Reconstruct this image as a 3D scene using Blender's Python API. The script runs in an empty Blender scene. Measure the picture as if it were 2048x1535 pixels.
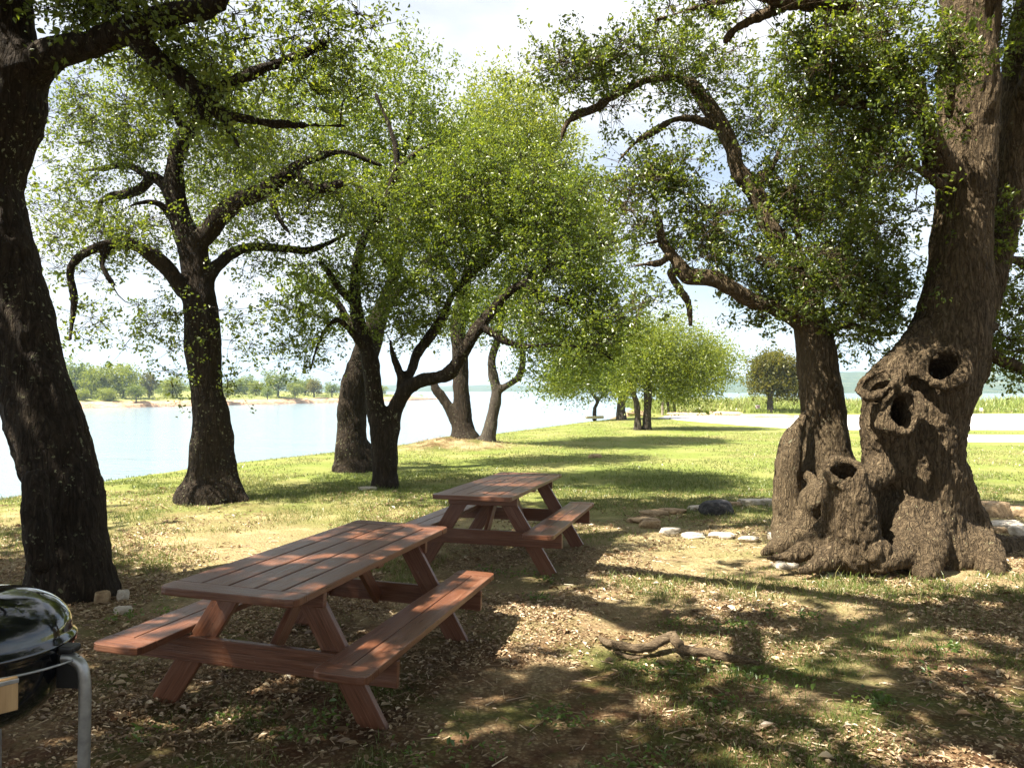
import bpy, bmesh, math, random
import numpy as np
from mathutils import Vector, Matrix
rng = np.random.default_rng(7)
random.seed(7)
SC = bpy.context.scene
COL = SC.collection
R = math.radians

# ------------------------------------------------------------------ camera
F, EYE, HY = 1550.0, 1.78, 778.0          # focal length in photo pixels, eye height, horizon row
cam = bpy.data.cameras.new('camera')
cam.sensor_width = 36; cam.lens = F / 2048 * 36
cam.shift_y = (HY - 767.5) / 2048
cam.clip_start = 0.05; cam.clip_end = 9000
co = bpy.data.objects.new('camera', cam); COL.objects.link(co)
co.location = (0, 0, EYE); co.rotation_euler = (R(90), 0, 0)
SC.camera = co

# ------------------------------------------------------------------ sun + sky
SUN_EL = R(57)
LH = np.array([0.87, 0.49]); LH /= np.linalg.norm(LH)          # horizontal travel direction of the light
LD = np.array([LH[0] * math.cos(SUN_EL), LH[1] * math.cos(SUN_EL), -math.sin(SUN_EL)])
sl = bpy.data.lights.new('sun', 'SUN'); sl.energy = 5.0; sl.angle = R(0.53); sl.color = (1, 0.93, 0.80)
so = bpy.data.objects.new('sun', sl); COL.objects.link(so); so.location = (-30, -20, 60)
so.rotation_euler = Vector(LD).to_track_quat('-Z', 'Y').to_euler()
w = bpy.data.worlds.new('World'); SC.world = w; w.use_nodes = True
nt = w.node_tree; nt.nodes.clear()
def N(nt, t, **kw):
    n = nt.nodes.new(t)
    for k, v in kw.items(): setattr(n, k, v)
    return n
sky = N(nt, 'ShaderNodeTexSky', sky_type='NISHITA', sun_disc=False, sun_elevation=SUN_EL,
        sun_rotation=math.atan2(-LH[0], -LH[1]), air_density=1.0, dust_density=2.0, ozone_density=1.0)
tc = N(nt, 'ShaderNodeTexCoord')
mp = N(nt, 'ShaderNodeMapping'); mp.inputs['Scale'].default_value = (1, 1, 2.6); mp.inputs['Location'].default_value = (0.35, 0.1, 0.2)
nz = N(nt, 'ShaderNodeTexNoise'); nz.inputs['Scale'].default_value = 2.1; nz.inputs['Detail'].default_value = 6; nz.inputs['Roughness'].default_value = .52
cr = N(nt, 'ShaderNodeValToRGB'); cr.color_ramp.elements[0].position = .36; cr.color_ramp.elements[1].position = .60
cr.color_ramp.elements[0].color = (.2, .2, .2, 1); cr.color_ramp.elements[1].color = (1, 1, 1, 1)
mx = N(nt, 'ShaderNodeMix', data_type='RGBA'); mx.inputs[7].default_value = (5.8, 5.85, 6.1, 1)
bg = N(nt, 'ShaderNodeBackground'); bg.inputs['Strength'].default_value = 0.05
out = N(nt, 'ShaderNodeOutputWorld')
L = nt.links.new
L(tc.outputs['Generated'], mp.inputs[0]); L(mp.outputs[0], nz.inputs['Vector']); L(nz.outputs['Fac'], cr.inputs[0])
L(cr.outputs[0], mx.inputs[0]); L(sky.outputs[0], mx.inputs[6]); L(mx.outputs[2], bg.inputs[0]); L(bg.outputs[0], out.inputs[0])
vs = SC.view_settings
vs.view_transform = 'Standard'; vs.look = 'None'; vs.exposure = 2.02; vs.gamma = 1
SC.cycles.max_bounces = 8; SC.cycles.diffuse_bounces = 3; SC.cycles.transmission_bounces = 4
SC.cycles.use_denoising = True
SC.cycles.sample_clamp_indirect = 4

# ------------------------------------------------------------------ maths helpers
def P(px, py, Y):
    """world point seen at photo position (px, py), Y metres in front of the camera"""
    return np.array([(px - 1024) / F * Y, Y, EYE - (py - HY) / F * Y])
def G(px, py):
    return P(px, py, EYE * F / (py - HY))
def hash3(i, j, k, s=0):
    n = (i.astype(np.int64) * 374761393 + j.astype(np.int64) * 668265263 + k.astype(np.int64) * 2147483647 + s * 974711) & 0xffffffff
    n = ((n ^ (n >> 13)) * 1274126177) & 0xffffffff
    n = ((n ^ (n >> 16)) * 2246822519) & 0xffffffff
    return ((n ^ (n >> 15)) & 0xffffff) / float(0xffffff)
def vnoise(p, s=0):
    p = np.asarray(p, float); i = np.floor(p).astype(np.int64); f = p - i; f = f * f * (3 - 2 * f)
    r = 0
    for a in (0, 1):
        wa = f[:, 0] if a else 1 - f[:, 0]
        for b in (0, 1):
            wb = f[:, 1] if b else 1 - f[:, 1]
            for c in (0, 1):
                wc = f[:, 2] if c else 1 - f[:, 2]
                r = r + wa * wb * wc * hash3(i[:, 0] + a, i[:, 1] + b, i[:, 2] + c, s)
    return r * 2 - 1
def fbm(p, o=4, s=0):
    p = np.asarray(p, float); r = 0; a = 1.0
    for k in range(o):
        r = r + a * vnoise(p * 2 ** k + 17.3 * k, s + k); a *= .5
    return r
def sstep(a, b, x):
    t = np.clip((x - a) / (b - a), 0, 1); return t * t * (3 - 2 * t)

# ------------------------------------------------------------------ object helpers
def mesh(name, V, Fc, mat=None, smooth=True, attr=None, mats=None, midx=None):
    """V (n,3), Fc (m,k) array of one face size, or a list of such arrays"""
    me = bpy.data.meshes.new(name)
    V = np.asarray(V, np.float32)
    Fl = Fc if isinstance(Fc, list) else [Fc]
    Fl = [np.asarray(f, np.int32) for f in Fl if len(f)]
    me.vertices.add(len(V)); me.vertices.foreach_set('co', V.ravel())
    nl = sum(f.size for f in Fl); nf = sum(len(f) for f in Fl)
    me.loops.add(nl); me.loops.foreach_set('vertex_index', np.concatenate([f.ravel() for f in Fl]))
    me.polygons.add(nf)
    tot = np.concatenate([np.full(len(f), f.shape[1], np.int32) for f in Fl])
    st = np.concatenate([[0], np.cumsum(tot)[:-1]]).astype(np.int32)
    me.polygons.foreach_set('loop_start', st); me.polygons.foreach_set('loop_total', tot)
    me.polygons.foreach_set('use_smooth', np.full(nf, smooth, bool))
    if midx is not None: me.polygons.foreach_set('material_index', np.asarray(midx, np.int32))
    if attr is not None:
        a = me.attributes.new('tint', 'FLOAT', 'FACE'); a.data.foreach_set('value', np.asarray(attr, np.float32))
    me.update(calc_edges=True)
    for m in (mats or [mat]):
        if m is not None: me.materials.append(m)
    return me
def obj(name, me, parent=None, label=None, cat=None, group=None, kind=None, loc=None):
    o = bpy.data.objects.new(name, me); COL.objects.link(o)
    if parent is not None: o.parent = parent
    if loc is not None: o.location = loc
    if label: o['label'] = label
    if cat: o['category'] = cat
    if group: o['group'] = group
    if kind: o['kind'] = kind
    return o
def thing(name, label, cat, loc=(0, 0, 0), rz=0.0, group=None):
    o = obj(name, None, None, label, cat, group, None, loc)
    o.rotation_euler = (0, 0, rz); o.empty_display_size = .2
    return o

# ------------------------------------------------------------------ materials
def newmat(name):
    m = bpy.data.materials.new(name); m.use_nodes = True
    nt = m.node_tree; nt.nodes.clear()
    o = N(nt, 'ShaderNodeOutputMaterial')
    return m, nt, o
def ramp(nt, src, stops):
    r = N(nt, 'ShaderNodeValToRGB'); e = r.color_ramp.elements
    while len(e) < len(stops): e.new(.5)
    for q, (p, c) in zip(e, stops):
        q.position = p; q.color = (*c, 1) if len(c) == 3 else c
    nt.links.new(src, r.inputs[0]); return r.outputs[0]
def noise(nt, vec, scale, detail=4, rough=.55, dist=0):
    n = N(nt, 'ShaderNodeTexNoise'); n.inputs['Scale'].default_value = scale; n.inputs['Detail'].default_value = detail
    n.inputs['Roughness'].default_value = rough; n.inputs['Distortion'].default_value = dist
    if vec is not None: nt.links.new(vec, n.inputs['Vector'])
    return n.outputs['Fac']
def mapping(nt, src, scale=(1, 1, 1), loc=(0, 0, 0), rot=(0, 0, 0)):
    n = N(nt, 'ShaderNodeMapping'); n.inputs['Scale'].default_value = scale; n.inputs['Location'].default_value = loc; n.inputs['Rotation'].default_value = rot
    nt.links.new(src, n.inputs[0]); return n.outputs[0]
def mix(nt, fac, a, b, blend='MIX'):
    n = N(nt, 'ShaderNodeMix', data_type='RGBA', blend_type=blend)
    for i, v in ((0, fac), (6, a), (7, b)):
        if hasattr(v, 'is_linked'): nt.links.new(v, n.inputs[i])
        elif i == 0: n.inputs[0].default_value = v
        else: n.inputs[i].default_value = (*v, 1)
    return n.outputs[2]
def math_(nt, op, a, b=None, clamp=False):
    n = N(nt, 'ShaderNodeMath', operation=op, use_clamp=clamp)
    for i, v in ((0, a), (1, b)):
        if v is None: continue
        if hasattr(v, 'is_linked'): nt.links.new(v, n.inputs[i])
        else: n.inputs[i].default_value = v
    return n.outputs[0]
def principled(nt, out, col, rough=.8, spec=.3, metal=0, bump=None, bdist=.01, bstr=1.0, coat=0):
    b = N(nt, 'ShaderNodeBsdfPrincipled')
    if hasattr(col, 'is_linked'): nt.links.new(col, b.inputs['Base Color'])
    else: b.inputs['Base Color'].default_value = (*col, 1)
    if hasattr(rough, 'is_linked'): nt.links.new(rough, b.inputs['Roughness'])
    else: b.inputs['Roughness'].default_value = rough
    b.inputs['Specular IOR Level'].default_value = spec; b.inputs['Metallic'].default_value = metal
    b.inputs['Coat Weight'].default_value = coat
    if bump is not None:
        n = N(nt, 'ShaderNodeBump'); n.inputs['Distance'].default_value = bdist; n.inputs['Strength'].default_value = bstr
        nt.links.new(bump, n.inputs['Height']); nt.links.new(n.outputs[0], b.inputs['Normal'])
    nt.links.new(b.outputs[0], out.inputs[0]); return b
def objco(nt): return N(nt, 'ShaderNodeTexCoord').outputs['Object']
def pos(nt): return N(nt, 'ShaderNodeNewGeometry').outputs['Position']

def bark_mat(name, dark, mid, light, lichen=(.30, .31, .18), scale=1.0, lich=.62, bd=.03):
    m, nt, o = newmat(name)
    p = mapping(nt, pos(nt), (scale, scale, .22 * scale))
    wob = noise(nt, pos(nt), 3 * scale, 3)
    n1 = noise(nt, p, 17, 2, .5, .6); n2 = noise(nt, p, 34, 2, .5, .4)
    def ridge(q): return math_(nt, 'SUBTRACT', 1, math_(nt, 'MULTIPLY', math_(nt, 'ABSOLUTE', math_(nt, 'SUBTRACT', q, .5)), 4.5), True)
    crk = math_(nt, 'MAXIMUM', ridge(n1), math_(nt, 'MULTIPLY', ridge(n2), .7))
    fine = noise(nt, mapping(nt, pos(nt), (scale, scale, .5 * scale)), 70, 5, .7)
    h = math_(nt, 'ADD', math_(nt, 'SUBTRACT', 1, crk), math_(nt, 'MULTIPLY', fine, .8))
    c = ramp(nt, math_(nt, 'MULTIPLY', h, .56), [(.14, dark), (.55, mid), (.88, light)])
    c = mix(nt, math_(nt, 'MULTIPLY', ramp(nt, wob, [(.4, (0, 0, 0)), (.7, (1, 1, 1))]), .3), c, mid)
    lp = noise(nt, pos(nt), 22, 3, .6); lb = noise(nt, pos(nt), 1.7, 2)
    lm = math_(nt, 'MULTIPLY', ramp(nt, lp, [(lich, (0, 0, 0)), (lich + .04, (1, 1, 1))]), ramp(nt, lb, [(.42, (0, 0, 0)), (.6, (1, 1, 1))]))
    c = mix(nt, math_(nt, 'MULTIPLY', lm, .7), c, lichen)
    principled(nt, o, c, .9, .15, bump=h, bdist=bd)
    return m
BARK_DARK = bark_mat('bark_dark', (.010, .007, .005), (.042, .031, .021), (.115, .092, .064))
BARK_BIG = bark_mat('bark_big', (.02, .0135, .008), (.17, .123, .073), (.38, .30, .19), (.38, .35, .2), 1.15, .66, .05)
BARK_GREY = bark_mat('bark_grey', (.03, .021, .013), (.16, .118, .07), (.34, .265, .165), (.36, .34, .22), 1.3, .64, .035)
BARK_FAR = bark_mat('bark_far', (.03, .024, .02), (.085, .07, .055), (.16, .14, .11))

def leaf_mat(name, c0, c1, c2, t0, t1, trans=.45, gloss=.12):
    m, nt, o = newmat(name)
    a = N(nt, 'ShaderNodeAttribute', attribute_name='tint')
    col = ramp(nt, a.outputs['Fac'], [(0, c0), (.6, c1), (1, c2)])
    tcol = ramp(nt, a.outputs['Fac'], [(0, t0), (1, t1)])
    d = N(nt, 'ShaderNodeBsdfDiffuse'); nt.links.new(col, d.inputs[0])
    t = N(nt, 'ShaderNodeBsdfTranslucent'); nt.links.new(tcol, t.inputs[0])
    g = N(nt, 'ShaderNodeBsdfGlossy'); g.inputs['Roughness'].default_value = .38; g.inputs[0].default_value = (.8, .8, .75, 1)
    m1 = N(nt, 'ShaderNodeMixShader'); m1.inputs[0].default_value = trans
    m2 = N(nt, 'ShaderNodeMixShader'); m2.inputs[0].default_value = gloss
    nt.links.new(d.outputs[0], m1.inputs[1]); nt.links.new(t.outputs[0], m1.inputs[2])
    nt.links.new(m1.outputs[0], m2.inputs[1]); nt.links.new(g.outputs[0], m2.inputs[2]); nt.links.new(m2.outputs[0], o.inputs[0])
    return m
LEAF_OAK = leaf_mat('leaf_oak', (.026, .046, .008), (.070, .106, .014), (.16, .175, .035), (.13, .20, .010), (.38, .43, .03), .45, .06)
LEAF_MID = leaf_mat('leaf_mid', (.032, .056, .008), (.080, .122, .015), (.18, .20, .03), (.14, .215, .010), (.40, .46, .035), .45, .05)
LEAF_LIME = leaf_mat('leaf_lime', (.062, .096, .012), (.13, .168, .02), (.22, .24, .04), (.23, .30, .02), (.5, .52, .05), .45, .04)
LEAF_OLIVE = leaf_mat('leaf_olive', (.030, .042, .008), (.085, .09, .013), (.19, .145, .025), (.16, .18, .01), (.40, .32, .03), .45, .03)

# ------------------------------------------------------------------ signed-distance solids (for trunks)
def smin(a, b, k):
    h = np.clip(.5 + .5 * (b - a) / k, 0, 1)
    return b + (a - b) * h - k * h * (1 - h)
def sdf_solid(groups, vox, carve=(), zmin=-.25):
    """groups: (segments, k): each limb is a chain of tapered capsules (A, B, ra, rb), limbs merge smoothly over k; carve: ellipsoids cut out"""
    prims = [p for q in groups for p in q[0]]
    lo = np.min([np.minimum(p[0] - p[2], p[1] - p[3]) for p in prims], 0) - .12
    hi = np.max([np.maximum(p[0] + p[2], p[1] + p[3]) for p in prims], 0) + .12
    lo[2] = max(lo[2], zmin)
    n = np.ceil((hi - lo) / vox).astype(int) + 1
    D = np.full(n, .5, np.float32)
    ax = [lo[i] + vox * np.arange(n[i]) for i in range(3)]
    def rng_(c0, c1):
        return np.clip(np.floor((c0 - lo) / vox).astype(int), 0, n), np.clip(np.ceil((c1 - lo) / vox).astype(int) + 1, 0, n)
    def block(c0, c1):
        i0, i1 = rng_(c0, c1)
        sl = tuple(slice(i0[i], i1[i]) for i in range(3))
        return sl, np.meshgrid(*[ax[i][sl[i]] for i in range(3)], indexing='ij', sparse=True)
    for segs, k in groups:
        mg = k + .08
        j0, j1 = rng_(np.min([np.minimum(q[0], q[1]) - max(q[2], q[3]) for q in segs], 0) - mg, np.max([np.maximum(q[0], q[1]) + max(q[2], q[3]) for q in segs], 0) + mg)
        if np.any(j1 <= j0): continue
        T = np.full(j1 - j0, .5, np.float32)
        for A, B, ra, rb in segs:
            m = max(ra, rb) + mg
            sl, g = block(np.minimum(A, B) - m, np.maximum(A, B) + m)
            if 0 in D[sl].shape: continue
            ab = B - A; l2 = max(ab @ ab, 1e-9)
            t = np.clip(((g[0] - A[0]) * ab[0] + (g[1] - A[1]) * ab[1] + (g[2] - A[2]) * ab[2]) / l2, 0, 1)
            d = np.sqrt((g[0] - A[0] - t * ab[0]) ** 2 + (g[1] - A[1] - t * ab[1]) ** 2 + (g[2] - A[2] - t * ab[2]) ** 2) - (ra + (rb - ra) * t)
            tl = tuple(slice(q.start - j0[i], q.stop - j0[i]) for i, q in enumerate(sl))
            T[tl] = np.minimum(T[tl], d.astype(np.float32))
        sl = tuple(slice(j0[i], j1[i]) for i in range(3))
        D[sl] = smin(D[sl], T, k)
    for C, AX, rad, k in carve:
        m = max(rad) + k + .05
        sl, g = block(C - m, C + m)
        q = [((g[0] - C[0]) * AX[i][0] + (g[1] - C[1]) * AX[i][1] + (g[2] - C[2]) * AX[i][2]) / rad[i] for i in range(3)]
        d = (np.sqrt(q[0] ** 2 + q[1] ** 2 + q[2] ** 2) - 1) * min(rad)
        D[sl] = -smin(-D[sl], d.astype(np.float32), k)
    # close the lower face: everything under zmin is outside
    D[:, :, 0] = .5
    return surface_nets(D, lo, vox)
def surface_nets(D, lo, vox):
    n = np.array(D.shape); S = D < 0
    c = [S[i:n[0] - 1 + i, j:n[1] - 1 + j, k:n[2] - 1 + k] for i in (0, 1) for j in (0, 1) for k in (0, 1)]
    tot = sum(x.astype(np.int8) for x in c)
    act = (tot > 0) & (tot < 8)
    idx = np.full(act.shape, -1, np.int64); I = np.argwhere(act); idx[act] = np.arange(len(I))
    acc = np.zeros((len(I), 3)); cnt = np.zeros(len(I))
    cor = np.array([(i, j, k) for i in (0, 1) for j in (0, 1) for k in (0, 1)])
    val = np.stack([D[I[:, 0] + a, I[:, 1] + b, I[:, 2] + e] for a, b, e in cor], 1)
    for u in range(8):
        for v in range(u + 1, 8):
            if np.abs(cor[u] - cor[v]).sum() != 1: continue
            s = (val[:, u] < 0) != (val[:, v] < 0)
            t = val[s, u] / (val[s, u] - val[s, v])
            acc[s] += cor[u] + t[:, None] * (cor[v] - cor[u]); cnt[s] += 1
    V = lo + vox * (I + acc / cnt[:, None])
    Q = []
    for a in range(3):
        b, e = (a + 1) % 3, (a + 2) % 3
        s0 = [slice(None)] * 3; s1 = [slice(None)] * 3
        s0[a] = slice(0, -1); s1[a] = slice(1, None)
        ch = S[tuple(s0)] != S[tuple(s1)]
        E = np.argwhere(ch); fl = S[tuple(s0)][ch]
        ok = (E[:, b] > 0) & (E[:, e] > 0) & (E[:, b] < n[b] - 1) & (E[:, e] < n[e] - 1)
        E = E[ok]; fl = fl[ok]
        def at(db, de):
            q = E.copy(); q[:, b] += db; q[:, e] += de; return idx[q[:, 0], q[:, 1], q[:, 2]]
        q = np.stack([at(-1, -1), at(0, -1), at(0, 0), at(-1, 0)], 1)
        q[~fl] = q[~fl][:, ::-1]
        Q.append(q)
    return V, np.concatenate(Q)
def vnormals(V, Q):
    nf = np.cross(V[Q[:, 2]] - V[Q[:, 0]], V[Q[:, 3]] - V[Q[:, 1]])
    nv = np.zeros_like(V)
    for i in range(4): np.add.at(nv, Q[:, i], nf)
    return nv / (np.linalg.norm(nv, axis=1, keepdims=True) + 1e-9)
def bark_disp(V, Q, amp, fr=14, lump=.02, scaly=0.0):
    n = vnormals(V, Q)
    q = V * np.array([fr, fr, fr * .28])
    wv = fbm(V * 3, 2, 5)
    q = q + wv[:, None] * .8
    rid = 1 - np.abs(vnoise(q, 3)) * 1.6
    rid2 = 1 - np.abs(vnoise(q * 2.1 + 7, 9)) * 1.6
    d = amp * (rid * .7 + rid2 * .35 - .5) + lump * fbm(V * 2.2, 3, 11)
    if scaly:
        r3 = np.abs(vnoise(V * np.array([21, 21, 15]) + 2 * wv[:, None], 23)); low = 1 - sstep(2.0, 3.4, V[:, 2])
        d = d + scaly * (np.minimum(r3 * 2.6, 1) - .6) * (.35 + .65 * low)
    return V + n * d[:, None]

# ------------------------------------------------------------------ tubes, leaves
def tubes(lines, sides=6):
    """lines: list of (pts (n,3), radii (n,)) -> V, Q"""
    Vs, Qs, off = [], [], 0
    ang = np.arange(sides) * 2 * math.pi / sides
    ca, sa = np.cos(ang), np.sin(ang)
    for pts, rad in lines:
        pts = np.asarray(pts); n = len(pts)
        t = np.gradient(pts, axis=0); t /= np.linalg.norm(t, axis=1, keepdims=True) + 1e-9
        ref = np.array([0.31, 0.2, .93]) if abs(t[:, 2].mean()) < .8 else np.array([.95, .2, .2])
        u = np.cross(t, ref); u /= np.linalg.norm(u, axis=1, keepdims=True) + 1e-9
        v = np.cross(t, u)
        r = np.asarray(rad)[:, None, None]
        ring = pts[:, None] + r * (u[:, None] * ca[None, :, None] + v[:, None] * sa[None, :, None])
        Vs.append(ring.reshape(-1, 3))
        b = off + np.arange(n - 1)[:, None] * sides; s = np.arange(sides); s2 = (s + 1) % sides
        Qs.append(np.stack([b + s, b + sides + s, b + sides + s2, b + s2], 2).reshape(-1, 4))
        off += n * sides
    if not Vs: return np.zeros((0, 3)), np.zeros((0, 4), int)
    return np.concatenate(Vs), np.concatenate(Qs)
def smooth_line(W, n=5, wob=0.0):
    """W: list of (point, radius); Catmull-Rom resample"""
    p = np.array([a for a, _ in W]); r = np.array([b for _, b in W])
    q = np.vstack([2 * p[0] - p[1], p, 2 * p[-1] - p[-2]]); o, orr = [], []
    for i in range(len(p) - 1):
        for t in np.arange(n) / n:
            a, b, c, d = q[i:i + 4]
            o.append(.5 * (2 * b + (c - a) * t + (2 * a - 5 * b + 4 * c - d) * t * t + (3 * b - a - 3 * c + d) * t ** 3)); orr.append(r[i] + (r[i + 1] - r[i]) * t)
    o.append(p[-1]); orr.append(r[-1]); o = np.array(o); orr = np.array(orr)
    if wob: o = o + fbm(o * 3, 2)[:, None] * wob * rng.normal(size=3)
    return o, orr
def leaves(C, size, up=.55, seed=1, aspect=.5, fold=.25, svar=.3):
    """one folded pointed leaf of six vertices for every centre"""
    r = np.random.default_rng(seed); n = len(C)
    nr = r.normal(size=(n, 3)); nr /= np.linalg.norm(nr, axis=1, keepdims=True); nr[:, 2] = nr[:, 2] * .8 + up
    nr /= np.linalg.norm(nr, axis=1, keepdims=True)
    d = np.cross(nr, r.normal(size=(n, 3))); d /= np.linalg.norm(d, axis=1, keepdims=True) + 1e-9
    s = np.cross(nr, d)
    L_ = (size * np.exp(r.normal(size=n) * svar)).reshape(-1, 1); Wd = L_ * aspect * .5
    base = C - d * L_ * .5; tip = C + d * L_ * .5 - nr * L_ * .08
    a = C - d * L_ * .08 + s * Wd + nr * Wd * fold * 2; b = C - d * L_ * .08 - s * Wd + nr * Wd * fold * 2
    a2 = C + d * L_ * .22 + s * Wd * .8 + nr * Wd * fold * 1.6; b2 = C + d * L_ * .22 - s * Wd * .8 + nr * Wd * fold * 1.6
    V = np.stack([base, a, a2, tip, b2, b], 1).reshape(-1, 3)
    k = np.arange(n)[:, None] * 6
    return V, np.concatenate([k + np.array([0, 1, 2, 3]), k + np.array([0, 3, 4, 5])])
def inframe(p, m=40):
    Y = np.maximum(p[:, 1], .05); x = 1024 + F * p[:, 0] / Y; y = HY + F * (EYE - p[:, 2]) / Y
    return (p[:, 1] > .1) & (x > -m) & (x < 2048 + m) & (y > -m) & (y < 1535 + m)

class Tree:
    """grows side branches from given limbs to foliage clumps, leaves on the clumps"""
    def __init__(s, name, label, base, bark, leaf, group=None):
        s.o = thing(name, label, 'tree', tuple(base), 0, group); s.base = np.array(base)
        s.bark, s.leaf = bark, leaf
        s.prims, s.lines, s.nodes, s.nrad, s.clumps = [], [], [], [], []
        s.rng = np.random.default_rng(abs(hash(label)) % 1000 if False else sum(map(ord, label)))
    def limb(s, pts, k=.06, solid=True, wob=0.0):
        W = [(P(a, b, y), r * y / F * math.cos(math.atan((a - 1024) / F))) for a, b, r, y in pts]
        s.wlimb(W, k, solid, wob)
    def wlimb(s, W, k=.06, solid=True, wob=0.0):
        pl, rl = smooth_line(W, 5, wob)
        if solid:
            s.prims.append(([(pl[i], pl[i + 1], rl[i], rl[i + 1]) for i in range(len(pl) - 1)], k))
        else: s.lines.append((pl, rl))
        seg = np.linspace(0, 1, 3)[:-1]
        for i in range(len(pl) - 1):
            for t in seg:
                s.nodes.append(pl[i] + (pl[i + 1] - pl[i]) * t); s.nrad.append(rl[i])
    def crown(s, ells, n):
        """ells: (px, py, rx, ry, Y, ry_m[, weight]) ellipsoids; n clump centres over all of them, by volume"""
        wts = np.array([e[2] * e[3] * e[4] ** 2 * (e[6] if len(e) > 6 else 1) for e in ells]); wts = wts / wts.sum()
        for e, c in zip(ells, s.rng.multinomial(n, wts)):
            u = s.rng.normal(size=(c, 3)); u /= np.linalg.norm(u, axis=1, keepdims=True) + 1e-9
            u *= (s.rng.random((c, 1)) ** .42)
            ctr = P(e[0], e[1], e[4])
            s.clumps.append(ctr + u * np.array([e[2] * e[4] / F, e[5], e[3] * e[4] / F]))
    def wclumps(s, C): s.clumps.append(np.asarray(C))
    def overhead(s, C): s.over = np.asarray(C); s.clumps.append(s.over)  # unseen clumps added for their shade, merged into the crown
    def build(s, vox=None, per=34, lsize=.05, spread=.15, sub=.055, tipn=6, bark_amp=.008, fr=14, carve=(), zmin=-.2, twig=.0035, lump=.02, keep=None, up=.55, sag=.25, maxr=.03, tipw=False, scaly=0.0):
        # trunk + limbs
        if s.prims and vox:
            V, Q = sdf_solid(s.prims, vox, carve, zmin)
            V = bark_disp(V, Q, bark_amp, fr, lump, scaly)
            obj('trunk', mesh('trunk', V - s.base, Q, s.bark), s.o)
        C = np.concatenate(s.clumps) if s.clumps else np.zeros((0, 3)); hi = np.zeros(len(C), bool)
        if getattr(s, 'over', None) is not None: hi[-len(s.over):] = True
        nodes = np.array(s.nodes); nr = np.array(s.nrad)
        if len(C):
            if keep is not None: kk = keep(C); C = C[kk]; hi = hi[kk]
            d0 = np.array([np.min(((nodes - c) ** 2).sum(1)) for c in C]); order = np.argsort(d0)
            NB = np.zeros((len(nodes) + len(C) * 6, 3)); NR = np.zeros(len(NB)); m = len(nodes)
            NB[:m] = nodes; NR[:m] = nr
            for ci in order:
                c = C[ci]; dd = ((NB[:m] - c) ** 2).sum(1) + np.where(NB[:m, 2] > c[2] + .4, .15, 0); j = int(np.argmin(dd)); a = NB[j]; ln = math.sqrt(((a - c) ** 2).sum())
                if ln < .03: continue
                t = np.linspace(0, 1, 6)[:, None]
                off = s.rng.normal(size=3) * ln * .16; off2 = s.rng.normal(size=3) * ln * .07
                pl = a + (c - a) * t + off * np.sin(math.pi * t) + off2 * np.sin(2 * math.pi * t) + np.array([0, 0, sag * .4 * ln]) * np.sin(math.pi * t)
                r0 = min(NR[j] * .75, maxr, twig + .011 * ln + .002); r1 = max(min(twig, r0 * .6), .0022)
                rl = np.linspace(r0, r1, 6)
                s.lines.append((pl, rl))
                NB[m:m + 5] = pl[1:]; NR[m:m + 5] = rl[1:]; m += 5
        if len(C):
            tips = C[:, None] + s.rng.normal(size=(len(C), tipn, 3)) * spread * np.array([1, 1, .75])
            if tipw:
                for ci in range(len(C)):
                    if hi[ci]: continue
                    for q in tips[ci]:
                        v_ = q - C[ci]; s.lines.append((np.array([C[ci] - v_ * .25, C[ci] + v_ * .5 + s.rng.normal(size=3) * .02, q]), np.array([.0032, .0026, .0014])))
        if s.lines:
            V, Q = tubes(s.lines, 6 if vox and vox < .03 else 5)
            obj('branches', mesh('branches', V - s.base, Q, s.bark), s.o)
        if len(C):
            nl = s.rng.poisson(np.where(hi, 115, per)); nl = np.maximum(nl, 4)  # added shade clumps get a denser leaf count
            CC = np.repeat(C, nl, 0); k = s.rng.integers(0, tipn, len(CC))
            ctr = tips[np.repeat(np.arange(len(C)), nl), k] + s.rng.normal(size=CC.shape) * sub
            V, Q = leaves(ctr, np.where(np.repeat(hi, nl), max(lsize, .098), lsize), up, int(s.rng.integers(1e6)))
            ct = s.rng.random(len(C)); tint = np.clip(.55 * s.rng.random(len(ctr)) + .3 * np.repeat(ct, nl) + .15 * s.rng.random(len(ctr)) ** 4 * 2, 0, 1)
            obj('crown', mesh('crown', V - s.base, Q, s.leaf, False, np.concatenate([tint, tint])), s.o)
            return len(ctr)
        return 0

# ================================================================== TERRAIN
WATER = -3.0
CY = np.array([-60, 0, 13.8, 16.5, 20.6, 25.8, 32.8, 40, 47.6, 52, 58, 75, 96, 130])
CX = np.array([-13, -10, -9.1, -8.8, -7.4, -4.7, -1.35, 1.7, 4.8, 6.9, 9.6, 12, 16, 30])
MOUND = np.array([-1.75, 24.2])
def gz(x, y):
    x = np.asarray(x, float); y = np.asarray(y, float)
    d = np.maximum((np.interp(y, CY, CX) - x) * .8, np.where(y > 90, y - 96, -50))
    z = -np.clip(d, 0, None) * .55 - .18 * sstep(-4, 0, d) * np.clip(d + 4, 0, 4) / 4
    z = np.maximum(z, -7)
    p = np.stack([x, y, 0 * x], -1).reshape(-1, 3)
    near = 1 - sstep(16, 26, np.hypot(x, y))
    z = z + near * (.025 * fbm(p * .8, 3, 2) + .012 * fbm(p * 5, 2, 4)).reshape(x.shape)
    z = z + .34 * np.exp(-(((x - MOUND[0]) / 1.5) ** 2 + ((y - MOUND[1]) / 1.1) ** 2))
    return z
def nonuni(lo, hi, c, n, s):
    a = np.arcsinh((lo - c) / s); b = np.arcsinh((hi - c) / s)
    return c + s * np.sinh(np.linspace(a, b, n))
xs = nonuni(-1800, 2200, 0.5, 460, 4.5); ys = nonuni(-60, 3000, 6, 420, 5.0)
gx, gy = np.meshgrid(xs, ys)
gzv = gz(gx, gy)
V = np.stack([gx, gy, gzv], -1).reshape(-1, 3)
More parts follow.
